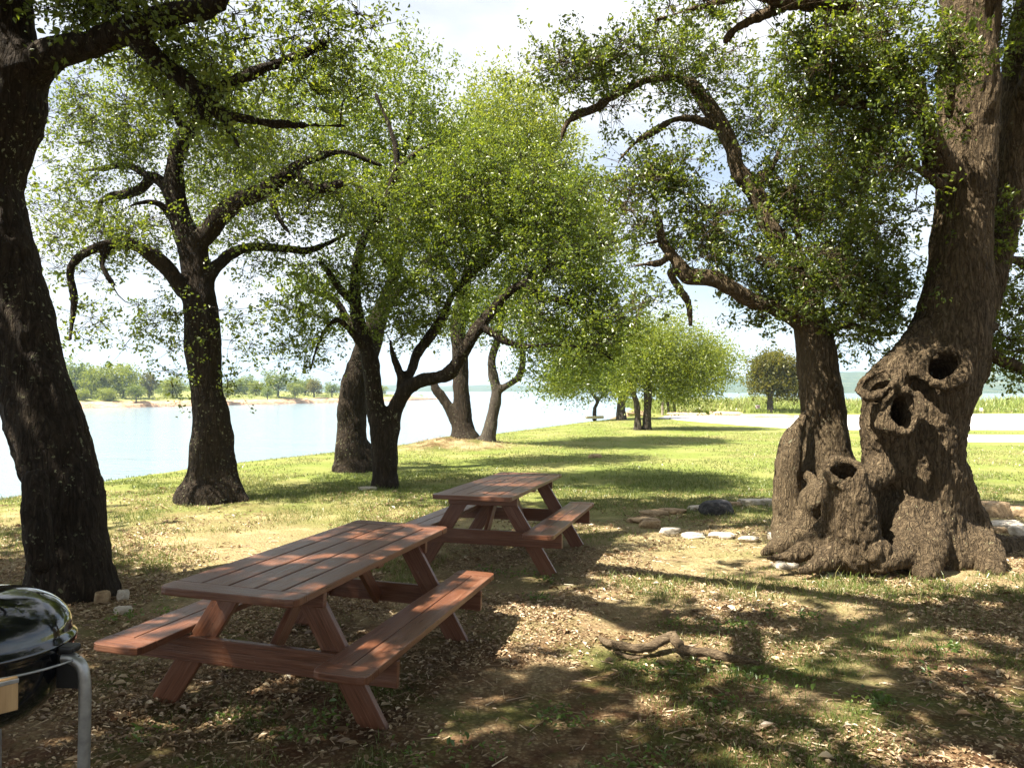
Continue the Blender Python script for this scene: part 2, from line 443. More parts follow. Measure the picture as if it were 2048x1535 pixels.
i = np.arange(len(ys) - 1)[:, None] * len(xs) + np.arange(len(xs) - 1)[None]
Q = np.stack([i, i + 1, i + len(xs) + 1, i + len(xs)], -1).reshape(-1, 4)
m, nt, o = newmat('ground')
pp = pos(nt)
sx = N(nt, 'ShaderNodeSeparateXYZ'); nt.links.new(pp, sx.inputs[0])
soil = ramp(nt, noise(nt, pp, 9, 5, .65), [(.3, (.035, .018, .010)), (.55, (.095, .047, .024)), (.75, (.17, .092, .048))])
fl = N(nt, 'ShaderNodeTexVoronoi'); fl.inputs['Scale'].default_value = 38; nt.links.new(mapping(nt, pp, (1, 1.0, .2)), fl.inputs['Vector'])
flc = ramp(nt, fl.outputs['Color'], [(0, (.10, .06, .03)), (.5, (.22, .155, .085)), (1, (.38, .30, .18))])
flm = math_(nt, 'MULTIPLY', ramp(nt, fl.outputs['Distance'], [(.35, (1, 1, 1)), (.5, (0, 0, 0))]), ramp(nt, noise(nt, pp, 3.2, 4), [(.35, (.1, .1, .1)), (.6, (.9, .9, .9))]))
near = mix(nt, flm, soil, flc)
straw = ramp(nt, noise(nt, mapping(nt, pp, (1, 1, 1)), 60, 4, .7), [(.3, (.17, .12, .06)), (.5, (.35, .275, .15)), (.72, (.50, .42, .26))])
strawm = ramp(nt, noise(nt, pp, 1.6, 5, .6), [(.42, (0, 0, 0)), (.62, (1, 1, 1))])
strawm = math_(nt, 'MULTIPLY', strawm, ramp(nt, math_(nt, 'ADD', math_(nt, 'MULTIPLY', sx.outputs['Y'], .1), math_(nt, 'MULTIPLY', noise(nt, pp, .7, 3), .3)), [(.58, (.3,) * 3), (.85, (1,) * 3)]))
ym = N(nt, 'ShaderNodeMapRange', interpolation_type='SMOOTHSTEP'); nt.links.new(math_(nt, 'ABSOLUTE', math_(nt, 'SUBTRACT', math_(nt, 'ADD', sx.outputs['Y'], math_(nt, 'MULTIPLY', noise(nt, pp, .8, 4), 4)), 10.2)), ym.inputs[0])
ym.inputs[1].default_value = 1.5; ym.inputs[2].default_value = 4.0; ym.inputs[3].default_value = .6; ym.inputs[4].default_value = 0
strawm = math_(nt, 'MAXIMUM', strawm, ym.outputs[0])
near = mix(nt, strawm, near, straw)
gr = ramp(nt, noise(nt, pp, 45, 4, .7), [(.3, (.045, .062, .013)), (.55, (.09, .115, .025)), (.75, (.17, .18, .055))])
grm = ramp(nt, noise(nt, pp, 1.1, 5, .62), [(.47, (0, 0, 0)), (.62, (1, 1, 1))])
near = mix(nt, math_(nt, 'MULTIPLY', grm, math_(nt, 'SUBTRACT', .75, math_(nt, 'MULTIPLY', ym.outputs[0], .7))), near, gr)
lawn = ramp(nt, noise(nt, pp, 26, 5, .7), [(.25, (.105, .135, .026)), (.5, (.15, .18, .042)), (.75, (.21, .23, .072))])
lawn = mix(nt, ramp(nt, noise(nt, pp, .45, 4, .6), [(.45, (0, 0, 0)), (.7, (.8, .8, .8))]), lawn, (.25, .225, .09))
lawn = mix(nt, ramp(nt, noise(nt, pp, 1.3, 5, .6), [(.6, (0, 0, 0)), (.74, (.55, .55, .55))]), lawn, (.14, .085, .045))
yy = math_(nt, 'ADD', sx.outputs['Y'], math_(nt, 'MULTIPLY', noise(nt, pp, .5, 3), 9))
zone = ramp(nt, math_(nt, 'MULTIPLY', yy, 1 / 40), [(.30, (0, 0, 0)), (.50, (1, 1, 1))])
c = mix(nt, zone, near, lawn)
dm = N(nt, 'ShaderNodeVectorMath', operation='DISTANCE'); nt.links.new(pp, dm.inputs[0]); dm.inputs[1].default_value = (MOUND[0], MOUND[1] - .3, .2)
c = mix(nt, ramp(nt, math_(nt, 'ADD', math_(nt, 'MULTIPLY', dm.outputs['Value'], .25), math_(nt, 'MULTIPLY', noise(nt, pp, 3, 4), .25)), [(.48, (.85, .85, .85)), (.66, (0, 0, 0))]), c, near)
c = mix(nt, ramp(nt, math_(nt, 'MULTIPLY', sx.outputs['Z'], -1), [(.9, (0, 0, 0)), (1.0, (1, 1, 1))]), c, (.16, .12, .07))
hb = math_(nt, 'ADD', noise(nt, pp, 30, 5, .7), math_(nt, 'MULTIPLY', fl.outputs['Distance'], .6))
principled(nt, o, c, .95, .1, bump=hb, bdist=.02)
obj('ground', mesh('ground', V, Q, m), kind='structure')

# water
m, nt, o = newmat('lake_water')
pp = pos(nt)
wv = math_(nt, 'ADD', noise(nt, mapping(nt, pp, (.5, 1.4, 1)), 1.1, 4, .6), math_(nt, 'MULTIPLY', noise(nt, mapping(nt, pp, (.03, .09, 1)), 1, 3), 3.0))
principled(nt, o, (.16, .23, .27), .13, .5, bump=wv, bdist=.22)
wx = nonuni(-2600, 2600, 0, 60, 60); wy = nonuni(-40, 3400, 20, 60, 60)
gx, gy = np.meshgrid(wx, wy); i = np.arange(59)[:, None] * 60 + np.arange(59)[None]
obj('lake', mesh('lake', np.stack([gx, gy, gx * 0 + WATER], -1).reshape(-1, 3), np.stack([i, i + 1, i + 61, i + 60], -1).reshape(-1, 4), m), kind='structure')

def slab(name, pts, z, t, mat):
    """flat polygon sheet with thickness; pts (x, y)"""
    bm = bmesh.new(); vs_ = [bm.verts.new((x, y, z)) for x, y in pts]; f = bm.faces.new(vs_)
    r = bmesh.ops.extrude_face_region(bm, geom=[f])
    for v in r['geom']:
        if isinstance(v, bmesh.types.BMVert): v.co.z -= t
    bmesh.ops.recalc_face_normals(bm, faces=bm.faces)
    me = bpy.data.meshes.new(name); bm.to_mesh(me); bm.free(); me.materials.append(mat)
    return obj(name, me, kind='structure')
m, nt, o = newmat('concrete')
pp = pos(nt)
c = ramp(nt, noise(nt, pp, .9, 5, .6), [(.3, (.56, .53, .50)), (.7, (.68, .65, .62))])
c = mix(nt, ramp(nt, noise(nt, mapping(nt, pp, (.15, 1, 1)), .6, 4), [(.62, (0, 0, 0)), (.7, (.4, .4, .4))]), c, (.30, .28, .26))
principled(nt, o, c, .9, .2)
slab('parking_lot', [(9.0, 47.8), (10.0, 43), (11.2, 38.8), (12.6, 35.2), (14.6, 33.8), (22, 33.8), (70, 36), (95, 60), (36, 55), (19, 51.8), (10.8, 52.5)], .03, .25, m)
slab('footpath', [(13.8, 26.2), (17, 25.9), (22, 25.3), (60, 22), (60, 25.6), (24, 28.4), (17.5, 30.0), (14.5, 30.3), (13, 28.5)], .03, .2, m)

# far bank
FX = np.array([-420, -300, -190, -150, -120, -101, -91, -85, -78, -66, -50, -38, -34]); FY = np.array([120, 140, 166, 176, 188, 200, 216, 228, 242, 268, 305, 352, 380])
px_, py_ = [], []
tt = np.linspace(0, 1, 420); s = np.concatenate([[0], np.cumsum(np.hypot(np.diff(FX), np.diff(FY)))]); s /= s[-1]
bx = np.interp(tt, s, FX); by = np.interp(tt, s, FY)
jag = fbm(np.stack([tt * 60, tt * 0, tt * 0], 1), 4, 6)
dx, dy = np.gradient(bx), np.gradient(by); ln = np.hypot(dx, dy); nx, ny = -dy / ln, dx / ln      # inland normal (left of travel)
rows = [(-1.0, -3.6), (0, -2.95), (.4, -2.2), (2.2, -1.9), (3.2, -1.5), (6.5, -1.2), (14, -.8), (40, -.1), (90, .9), (200, 1.4), (420, 1.5)]
VV = []
for k, (d, z) in enumerate(rows):
    dd = d + (jag * 1.4 if k < 6 else 0); taper = np.clip((1 - tt) * 9, .05, 1)
    zz = z + (.25 * fbm(np.stack([tt * 300, tt * 0 + k * 3.3, tt * 0], 1), 3, 8) if 0 < k < 9 else 0)
    zz = np.where(k > 0, WATER + .02 + (zz - WATER) * np.clip(taper * 1.4, .15, 1), zz)
    VV.append(np.stack([bx + nx * dd * taper, by + ny * dd * taper, zz], -1))
V = np.concatenate(VV); n = len(tt); i = np.arange(len(rows) - 1)[:, None] * n + np.arange(n - 1)[None]
Q = np.stack([i, i + 1, i + n + 1, i + n], -1).reshape(-1, 4)
m, nt, o = newmat('far_bank')
pp = pos(nt); sx = N(nt, 'ShaderNodeSeparateXYZ'); nt.links.new(pp, sx.inputs[0])
rock = ramp(nt, noise(nt, mapping(nt, pp, (.6, .6, 5)), .9, 5, .65), [(.3, (.20, .11, .07)), (.5, (.42, .27, .17)), (.7, (.60, .47, .33))])
gs = ramp(nt, noise(nt, pp, .35, 5, .65), [(.3, (.09, .12, .035)), (.5, (.18, .195, .06)), (.7, (.29, .265, .12))])
zz = math_(nt, 'ADD', sx.outputs['Z'], math_(nt, 'MULTIPLY', noise(nt, pp, .5, 4), .9))
c = mix(nt, ramp(nt, math_(nt, 'ADD', math_(nt, 'MULTIPLY', zz, .25), .6), [(.32, (0, 0, 0)), (.40, (1, 1, 1))]), rock, gs)
principled(nt, o, c, .95, .1, bump=noise(nt, pp, 1.5, 4), bdist=.4)
obj('far_bank', mesh('far_bank', V, Q, m), kind='structure')

# hills
m, nt, o = newmat('hill_forest')
pp = pos(nt)
c = ramp(nt, noise(nt, pp, .05, 6, .7), [(.3, (.035, .06, .03)), (.52, (.07, .10, .045)), (.72, (.16, .16, .08))])
principled(nt, o, c, .95, .05, bump=noise(nt, pp, .12, 5, .7), bdist=8)
def hill(ridge, Y0, Y1, seed, z0=WATER - .5):
    """ridge: (px, py) skyline seen at distance Y1; slopes rise from the water at Y0"""
    ridge = np.array(ridge, float); n = 160
    px = np.linspace(ridge[0, 0], ridge[-1, 0], n); py = np.interp(px, ridge[:, 0], ridge[:, 1])
    top = EYE - (py - HY) / F * Y1
    rws = []
    for k in range(12):
        f = k / 9; Y = Y0 + (Y1 - Y0) * f
        zz = z0 + (top - z0) * (sstep(0, 1, f) if f < 1 else 1 - (f - 1) * 1.2)
        X = (px - 1024) / F * (Y0 * .5 + Y1 * .5) ; X = X + (X - X.mean()) * .1 * (f - .5)
        q = np.stack([X / 60, 0 * X + Y / 60, 0 * X], 1)
        amp = (top - z0) * .16
        rws.append(np.stack([X, Y + 0 * X + 20 * fbm(q * .7, 2, seed + 3), zz + (amp * fbm(q, 4, seed) * min(1, f * 1.5) if k else 0)], -1))
    V = np.concatenate(rws); i = np.arange(11)[:, None] * n + np.arange(n - 1)[None]
    obj('hills', mesh('hills', V, np.stack([i, i + 1, i + n + 1, i + n], -1).reshape(-1, 4), m), kind='structure')
hill([(-900, 772), (200, 768), (700, 770), (840, 772), (930, 769), (1050, 772), (1200, 771), (1400, 772), (1500, 776)], 1500, 2100, 1)
hill([(1400, 784), (1440, 777), (1470, 771), (1500, 768), (1560, 758), (1650, 752), (1740, 750), (1900, 745), (1960, 742), (2040, 733), (2200, 722), (2600, 730), (3200, 745)], 900, 1350, 5)

# ================================================================== SUNLIGHT MAP: chosen ground patches, kept sunny by dropping leaf clumps in the way
LITP = [(470, 1085, 290, 58), (330, 1010, 130, 26), (640, 1030, 200, 30), (700, 965, 60, 15), (1260, 1108, 290, 52), (1480, 1165, 220, 38),
        (1690, 1165, 130, 30), (1890, 1175, 150, 40), (1165, 1235, 85, 50), (1230, 1290, 110, 34), (1340, 1262, 150, 26), (1610, 1345, 150, 36), (1310, 1385, 120, 22), (1985, 1370, 70, 50), (1880, 1290, 170, 30),
        (1470, 1465, 200, 36), (1950, 1480, 90, 40), (1180, 1420, 60, 18), (1130, 1515, 130, 20), (600, 1345, 90, 14), (1700, 1400, 130, 18), (1900, 1430, 110, 18), (1450, 1310, 70, 16)]
LITW = [(1.0, 5.3, .6, .32), (1.5, 5.0, .3, .22), (-3.0, 8.2, .9, .6), (1.1, 6.7, .5, .35), (2.0, 5.0, .5, .3), (.6, 3.3, .35, .25), (3.4, 4.4, .5, .35), (1.6, 3.0, .4, .22), (4.7, 8.5, 1.3, 1.1), (4.2, 9.2, 1.1, 1.0), (5.7, 10.1, 2.4, 1.9), (-.1, 6.05, .42, .28), (-.62, 4.35, .22, .5), (.0, 5.0, .2, .8), (-.3, 4.0, .2, .45), (-.35, 5.25, .14, .3), (.75, 8.4, .6, 1.0), (1.4, 8.9, .5, 1.0)]
LR = np.random.default_rng(19)
LITW += [(LR.uniform(-.62, .66) * q, q, r_ * 1.25, r_) for q, r_ in zip(LR.uniform(2.3, 6.6, 34), LR.uniform(.12, .30, 34))]  # random small sunny gaps, added for dapple
def lit(x, y):
    yy = np.maximum(y, .3); px = 1024 + F * x / yy; py = HY + F * EYE / yy
    jx = vnoise(np.stack([x * 1.3, y * 1.3, 0 * x], 1), 21); v = np.full(len(x), -9.)
    for cx, cy, rx, ry in LITP: v = np.maximum(v, 1 - np.hypot((px - cx) / rx, (py - cy) / ry))
    for cx, cy, rx, ry in LITW: v = np.maximum(v, 1 - np.hypot((x - cx) / rx, (y - cy) / ry))
    return v + .28 * jx
def sun_foot(C):
    t = C[:, 2] / -LD[2]
    return C[:, 0] + LD[0] * t, C[:, 1] + LD[1] * t
def keep_sun(C):
    x, y = sun_foot(C)
    k = (lit(x, y) > -.08) & (y < 12.5) & ~inframe(C, 0)
    k2 = (lit(x, y) > .05) & (y < 12.5) & inframe(C, 0) & (rng.random(len(C)) < .75)
    return ~(k | k2)
def keep_high(C):
    x, y = sun_foot(C)
    return ~((lit(x, y) > -.08) & (y < 12.5) & ~inframe(C, 0))

# ================================================================== TREES
def at(px, py, Y=None):
    g = G(px, py); return (g[0], g[1], float(gz(g[0:1], g[1:2])[0]) - .02)
nleaf = 0
# ---- near left oak
A = 6.75
t = Tree('oak_tree', 'nearest oak, thick dark furrowed trunk leaning out of frame at the left behind the grill', (*at(150, 1188)[:2], 0), BARK_DARK, LEAF_OAK)
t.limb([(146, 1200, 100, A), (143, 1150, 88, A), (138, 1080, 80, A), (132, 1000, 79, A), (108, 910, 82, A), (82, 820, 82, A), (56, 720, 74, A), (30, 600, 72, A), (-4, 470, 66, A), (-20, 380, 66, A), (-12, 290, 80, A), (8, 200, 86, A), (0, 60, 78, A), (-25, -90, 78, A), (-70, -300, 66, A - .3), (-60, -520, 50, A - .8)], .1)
t.limb([(150, 1110, 60, A - .1), (192, 1185, 32, A - .1), (225, 1205, 15, A - .1)], .10); t.limb([(120, 1130, 50, A - .1), (78, 1200, 26, A - .2)], .10); t.limb([(70, 960, 26, A - .55), (72, 1040, 30, A - .62), (80, 1120, 30, A - .6)], .1)
t.limb([(40, 140, 60, A), (100, 112, 36, A - .1), (140, 98, 29, A - .12), (200, 84, 27, A - .15), (270, 53, 25, A - .2), (340, 30, 23, A - .25), (415, 16, 22, A - .3), (445, -12, 17, A - .3), (462, -60, 9, A - .35), (476, -105, 4, A - .4)], .1)
t.limb([(262, 58, 24, A - .2), (300, 105, 22, A - .1), (355, 150, 20, A), (412, 188, 21, A + .1), (440, 225, 13, A + .15), (520, 243, 9, A + .3), (600, 250, 7, A + .5), (690, 252, 4, A + .7)], .06)
t.limb([(405, 185, 14, A + .1), (480, 155, 11, A + .2), (570, 122, 8, A + .4), (650, 88, 5, A + .5)], .05)
t.limb([(438, 215, 10, A + .15), (458, 260, 8, A + .1), (478, 292, 5, A)], .04); t.limb([(400, 195, 8, A), (404, 240, 5, A - .05)], .03)
# limbs overhead, above the frame
top = P(-40, -300, A - .3)
for wp in ([(-1.8, 5.0, 6.6), (-.6, 4.0, 7.0)], [(-2.6, 3.8, 6.3), (-1.4, 1.8, 6.6), (.2, .8, 6.9), (2.2, .6, 7.1)], [(-5.2, 5.5, 7.0), (-6.2, 3.5, 7.0), (-6.4, 1.2, 6.8)], [(-2.8, 7.2, 7.8), (-1.2, 7.4, 8.6), (.6, 7.0, 9.0)], [(-4.4, 8.2, 7.6), (-5.2, 9.4, 8.2)]):
    t.wlimb([(top, .2)] + [(np.array(q), .15 * .72 ** i) for i, q in enumerate(wp)], .1, False, .3)
t.crown([(330, 25, 210, 60, A - .1, .5, 1.0), (200, -10, 130, 50, A, .5), (480, 120, 120, 70, A + .2, .5, .8), (620, 75, 130, 80, A + .4, .5, 1.3), (640, 190, 120, 60, A + .6, .4, .8), (430, 220, 80, 50, A + .1, .3), (700, 60, 60, 50, A + .5, .3, 1.2), (560, 20, 120, 50, A + .3, .4), (340, 100, 90, 50, A, .4)], 330)
# unseen leaf clumps added overhead to shade the picnic ground
cx = rng.uniform(-9, 9, 14000); cy = rng.uniform(-.5, 12.5, 14000)
q = lit(cx, cy) < -.18; cx, cy = cx[q], cy[q]
q = rng.normal(size=(420, 2)); cx = np.concatenate([-.15 + .4 * q[:, 0], cx]); cy = np.concatenate([3.85 + .5 * q[:, 1], cy])  # extra clumps added to shade the ground beside the near table
ok = (cy < 11) | (cx > .3)
cx, cy = cx[ok], cy[ok]
h = np.maximum(5.2, EYE + .3 + .52 * cy) + rng.random(len(cx)) * 1.9
C = np.stack([cx - LD[0] * h / -LD[2], cy - LD[1] * h / -LD[2], h], 1)
C = C[~inframe(C, 110)]; C = C[np.hypot(C[:, 0], C[:, 1]) < 11]
sel = np.concatenate([np.arange(160), 160 + rng.permutation(len(C) - 160)[:2900]]); C = C[sel]
ex = np.stack([rng.uniform(-11, 9, 2300), rng.uniform(-8, 9.5, 2300), rng.random(2300) * 2.6], 1); ex[:, 2] += np.maximum(5.6, EYE + .55 * ex[:, 1] + .5)  # more unseen clumps added above and behind the camera, deepening the shade
ex = ex[~inframe(ex, 110)]
C = np.concatenate([C, ex])
toA = C[:, 0] < 1.6
t.overhead(C[toA])  # left share of the added shade clumps, hung on this crown
nleaf += t.build(.024, 85, .046, .22, .05, 6, .024, 13, keep=keep_sun, lump=.02, tipw=True)
CG = C[~toA]

# ---- second oak on the left
B = 12.4
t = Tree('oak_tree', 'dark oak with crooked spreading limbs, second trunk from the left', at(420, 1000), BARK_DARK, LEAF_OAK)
t.limb([(418, 1010, 72, B), (417, 985, 54, B), (419, 950, 45, B), (421, 900, 42, B), (423, 840, 40, B), (414, 790, 34, B), (410, 740, 35, B), (406, 690, 38, B), (404, 640, 36, B), (398, 590, 31, B), (392, 540, 29, B), (384, 495, 29, B), (366, 450, 24, B), (352, 400, 21, B), (348, 340, 19, B), (360, 290, 17, B), (378, 262, 15, B), (410, 225, 10, B + .1), (450, 170, 7, B + .2), (470, 100, 5, B + .3)], .08)
t.limb([(450, 860, 12, B), (455, 890, 14, B), (452, 940, 22, B - .05), (470, 985, 20, B - .1), (492, 1003, 10, B - .1)], .1); t.limb([(400, 960, 30, B), (370, 1000, 18, B - .1)], .1)
t.limb([(388, 490, 22, B), (415, 465, 20, B - .1), (440, 432, 19, B - .2), (480, 402, 18, B - .3), (530, 378, 17, B - .4), (572, 352, 15, B - .4), (600, 330, 11, B - .4), (640, 312, 9, B - .3), (690, 305, 6, B - .2), (760, 330, 4, B)], .07)
t.limb([(590, 345, 11, B - .4), (615, 368, 9, B - .5), (640, 378, 8, B - .6), (680, 368, 5, B - .6)], .04)
t.limb([(535, 378, 10, B - .4), (548, 410, 8, B - .5), (560, 440, 5, B - .6), (590, 480, 3, B - .6)], .04)
t.limb([(410, 560, 18, B), (432, 535, 13, B + .1), (460, 510, 11, B + .3), (500, 494, 9, B + .5), (560, 496, 8, B + .7), (620, 500, 6, B + .9), (690, 470, 4, B + 1.1)], .05)
t.limb([(395, 600, 20, B), (370, 580, 17, B - .1), (345, 548, 15, B - .3), (310, 515, 14, B - .5), (265, 488, 13, B - .7), (215, 488, 12, B - .9), (165, 510, 11, B - 1.1), (140, 540, 9, B - 1.2), (148, 600, 7, B - 1.2), (140, 680, 4, B - 1.3)], .06)
t.limb([(215, 490, 9, B - .9), (205, 530, 7, B - 1), (228, 570, 4, B - 1)], .03)
t.limb([(350, 400, 16, B), (330, 372, 13, B + .1), (306, 355, 12, B + .2), (285, 375, 11, B + .3), (262, 385, 9, B + .4), (205, 400, 7, B + .6), (195, 440, 5, B + .7), (160, 470, 4, B + .8)], .05)
t.limb([(342, 430, 9, B), (318, 408, 6, B - .2), (285, 405, 5, B - .3), (240, 420, 3, B - .4)], .03)
t.limb([(376, 265, 10, B), (350, 225, 8, B - .2), (335, 200, 7, B - .3), (300, 150, 5, B - .5)], .03)
t.limb([(300, 355, 8, B), (250, 330, 6, B + .5), (180, 340, 4, B + .8), (110, 330, 3, B + 1)], .03)
t.crown([(210, 250, 120, 80, B, 1.2), (330, 170, 130, 90, B, 1.3), (470, 200, 130, 100, B + .2, 1.3), (170, 400, 85, 80, B, 1.0), (250, 470, 110, 60, B - .7, .9, .9), (150, 500, 60, 70, B - 1, .7), (270, 620, 90, 40, B - .6, .7, .7), (330, 700, 50, 60, B - .4, .5, .5), (420, 330, 90, 60, B + .3, .9, .7), (560, 300, 130, 80, B - .2, 1.2), (520, 420, 90, 50, B - .4, .9, .7), (640, 380, 90, 70, B - .3, 1.0), (560, 530, 90, 45, B + .7, .8, .8), (490, 660, 40, 35, B, .5, .6), (180, 640, 40, 60, B - 1.2, .5, .7), (270, 300, 70, 60, B + .2, .8), (480, 340, 120, 90, B + 2.4, 1.0, .8), (420, 440, 100, 70, B + 2.2, .8, .7)], 620)
t.wclumps(np.array([P(px, py, B - .2) for px, py in [(330, 740), (345, 770), (360, 750), (470, 700), (455, 760), (470, 770), (250, 690), (340, 640), (440, 620), (520, 620), (560, 610)]]))
nleaf += t.build(.032, 78, .050, .25, .055, 6, .016, 12, keep=None, lump=.025, tipw=True)

# ---- three-stemmed group in the middle
Cc = 17.0
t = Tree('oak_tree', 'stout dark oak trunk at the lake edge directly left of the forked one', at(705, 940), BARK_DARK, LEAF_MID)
t.limb([(705, 948, 46, Cc), (704, 925, 36, Cc), (703, 880, 31, Cc), (704, 830, 29, Cc), (708, 790, 28, Cc), (716, 755, 29, Cc), (728, 715, 27, Cc), (742, 680, 23, Cc), (760, 630, 18, Cc), (785, 560, 13, Cc + .3), (800, 480, 10, Cc + .5), (790, 400, 7, Cc + .5), (810, 300, 5, Cc + .6), (830, 190, 3, Cc + .7)], .08)
t.limb([(725, 900, 20, Cc), (740, 935, 12, Cc - .1)], .08)
t.limb([(735, 700, 15, Cc), (700, 650, 10, Cc + .2), (670, 600, 8, Cc + .3), (620, 580, 5, Cc + .4)], .05)
t.limb([(765, 620, 13, Cc), (830, 550, 10, Cc + .3), (900, 480, 8, Cc + .5), (960, 400, 5, Cc + .8)], .05)
t.limb([(788, 540, 9, Cc + .3), (730, 450, 7, Cc), (690, 370, 5, Cc), (660, 280, 3, Cc)], .05)
t.crown([(660, 220, 90, 110, Cc, 1.4), (790, 190, 110, 110, Cc + .5, 1.6), (720, 340, 110, 90, Cc, 1.4), (860, 330, 110, 110, Cc + .5, 1.5), (800, 480, 100, 80, Cc, 1.3), (620, 590, 60, 50, Cc + .3, .9, .8), (900, 250, 60, 60, Cc + .6, 1)], 480)
nleaf += t.build(.045, 72, .068, .32, .07, 6, .018, 10, lump=.03)

D = 14.0
t = Tree('oak_tree', 'slim dark oak forking low into an upright stem and long arching right arm', at(770, 975), BARK_DARK, LEAF_MID)
t.limb([(771, 980, 30, D), (770, 950, 24, D), (769, 900, 26, D), (766, 860, 28, D), (754, 820, 19, D), (747, 775, 17, D), (743, 740, 17, D), (738, 705, 18, D), (722, 660, 15, D), (712, 615, 13, D), (711, 560, 11, D), (716, 515, 10, D), (732, 470, 9, D), (765, 420, 8, D), (792, 330, 7, D), (785, 270, 5, D), (752, 190, 4, D)], .06)
t.limb([(775, 870, 22, D), (785, 840, 18, D), (795, 808, 17, D), (812, 780, 15, D - .1), (840, 762, 14, D - .2), (868, 756, 14, D - .3), (895, 748, 14, D - .4), (915, 725, 13, D - .5), (935, 690, 12, D - .6), (955, 655, 12, D - .6), (985, 622, 10, D - .6), (1022, 580, 10, D - .7), (1075, 552, 8, D - .7), (1130, 515, 6, D - .7), (1210, 488, 4, D - .6), (1290, 470, 2.5, D - .6)], .06)
t.limb([(797, 800, 11, D), (803, 765, 9, D), (798, 740, 8, D), (785, 705, 6, D), (780, 680, 4, D)], .03)
t.limb([(803, 768, 10, D), (822, 742, 11, D + .1), (835, 705, 11, D + .2), (862, 670, 11, D + .3), (888, 630, 10, D + .4), (905, 590, 8, D + .5), (960, 530, 7, D + .6), (1020, 490, 5, D + .8), (1090, 420, 3, D + 1)], .04)
t.limb([(738, 710, 10, D), (700, 660, 7, D - .3), (670, 640, 6, D - .5), (640, 680, 5, D - .6), (620, 740, 3, D - .7)], .04)
t.limb([(712, 600, 8, D), (690, 590, 7, D - .2), (665, 555, 5, D - .4), (640, 520, 3, D - .5)], .03)
t.limb([(960, 650, 8, D - .6), (1030, 690, 6, D - .8), (1110, 690, 5, D - .9), (1190, 700, 3, D - 1), (1240, 730, 2, D - 1)], .04)
t.limb([(1040, 570, 7, D - .7), (1120, 600, 5, D - .8), (1200, 615, 3.5, D - .8), (1260, 640, 2, D - .8)], .03)
t.limb([(766, 420, 6, D), (700, 360, 4, D), (660, 330, 3, D)], .03); t.limb([(792, 340, 6, D), (840, 300, 4, D), (880, 280, 3, D)], .03)
t.crown([(620, 650, 70, 70, D - .5, 1.0, 1), (600, 720, 50, 40, D - .6, .6, .5), (700, 560, 90, 70, D - .2, 1.1), (820, 620, 100, 70, D + .3, 1.1, .9), (760, 430, 110, 90, D, 1.2), (900, 520, 110, 80, D + .3, 1.3), (1010, 440, 140, 110, D + .2, 1.5, 1.2), (1090, 400, 120, 90, D - .2, 1.4, 1.2), (1130, 510, 120, 80, D - .6, 1.2, 1.2), (1060, 620, 110, 60, D - .7, .9, 1.0), (1190, 600, 80, 60, D - .8, .8), (1170, 690, 80, 40, D - .9, .6, .9), (980, 340, 90, 70, D + .3, 1.1), (870, 400, 100, 80, D + .2, 1.2), (1240, 640, 40, 60, D - .9, .5, .8)], 850)
nleaf += t.build(.035, 84, .054, .28, .058, 6, .014, 12, lump=.02, tipw=True)

E_ = 24.2
t = Tree('oak_tree', 'tall oak with pale green rounded top and a broken side stub, on the leaf-covered mound', (*P(925, 885, E_)[:2], .25), BARK_DARK, LEAF_LIME)
t.limb([(930, 892, 36, E_), (928, 872, 26, E_), (925, 845, 20, E_), (923, 800, 17, E_), (921, 750, 16, E_), (920, 700, 16, E_), (916, 650, 15, E_), (930, 570, 12, E_), (960, 470, 10, E_), (985, 360, 7, E_), (1000, 250, 5, E_), (1010, 180, 3, E_)], .1)
t.limb([(918, 860, 12, E_), (903, 825, 11, E_), (885, 795, 10, E_), (870, 775, 9, E_), (866, 758, 5, E_)], .05)
t.limb([(940, 540, 9, E_), (1010, 450, 7, E_), (1080, 380, 5, E_), (1120, 330, 3, E_)], .06); t.limb([(925, 600, 9, E_), (890, 520, 7, E_), (860, 420, 5, E_), (870, 330, 3, E_)], .06)
t.limb([(960, 470, 8, E_), (1040, 500, 6, E_), (1130, 470, 4, E_), (1180, 450, 3, E_)], .05)
t.crown([(1010, 215, 80, 60, E_, 1.7, 1.1), (990, 300, 130, 90, E_, 2.4), (1080, 290, 70, 90, E_, 1.8), (950, 400, 120, 90, E_, 2.2), (1100, 420, 130, 90, E_, 2.4), (1040, 330, 120, 80, E_, 2.2), (1160, 480, 80, 90, E_, 1.6), (900, 320, 60, 80, E_, 1.5)], 900)
nleaf += t.build(.06, 75, .085, .34, .13, 6, .02, 8, twig=.006)
t = Tree('oak_tree', 'slender grey tree with a Y fork and drooping outer foliage beside the mound oak', (*P(978, 888, E_)[:2], .05), BARK_FAR, LEAF_MID)
t.limb([(972, 894, 20, E_ - .2), (978, 870, 15, E_ - .2), (986, 830, 12, E_ - .2), (993, 785, 11, E_ - .2), (986, 750, 9, E_ - .2), (984, 715, 8, E_ - .2), (998, 670, 8, E_ - .2), (1005, 610, 7, E_ - .2), (1030, 520, 5, E_ - .2)], .08)
t.limb([(955, 884, 8, E_ - .3), (975, 872, 9, E_ - .2)], .06)
t.limb([(993, 782, 9, E_ - .2), (1015, 770, 7, E_ - .3), (1038, 752, 7, E_ - .4), (1046, 715, 6, E_ - .5), (1042, 660, 5, E_ - .5), (1070, 600, 4, E_ - .6)], .05)
t.limb([(1043, 680, 5, E_ - .5), (1090, 660, 5, E_ - .9), (1140, 690, 4, E_ - 1.2), (1170, 740, 2, E_ - 1.4)], .05)
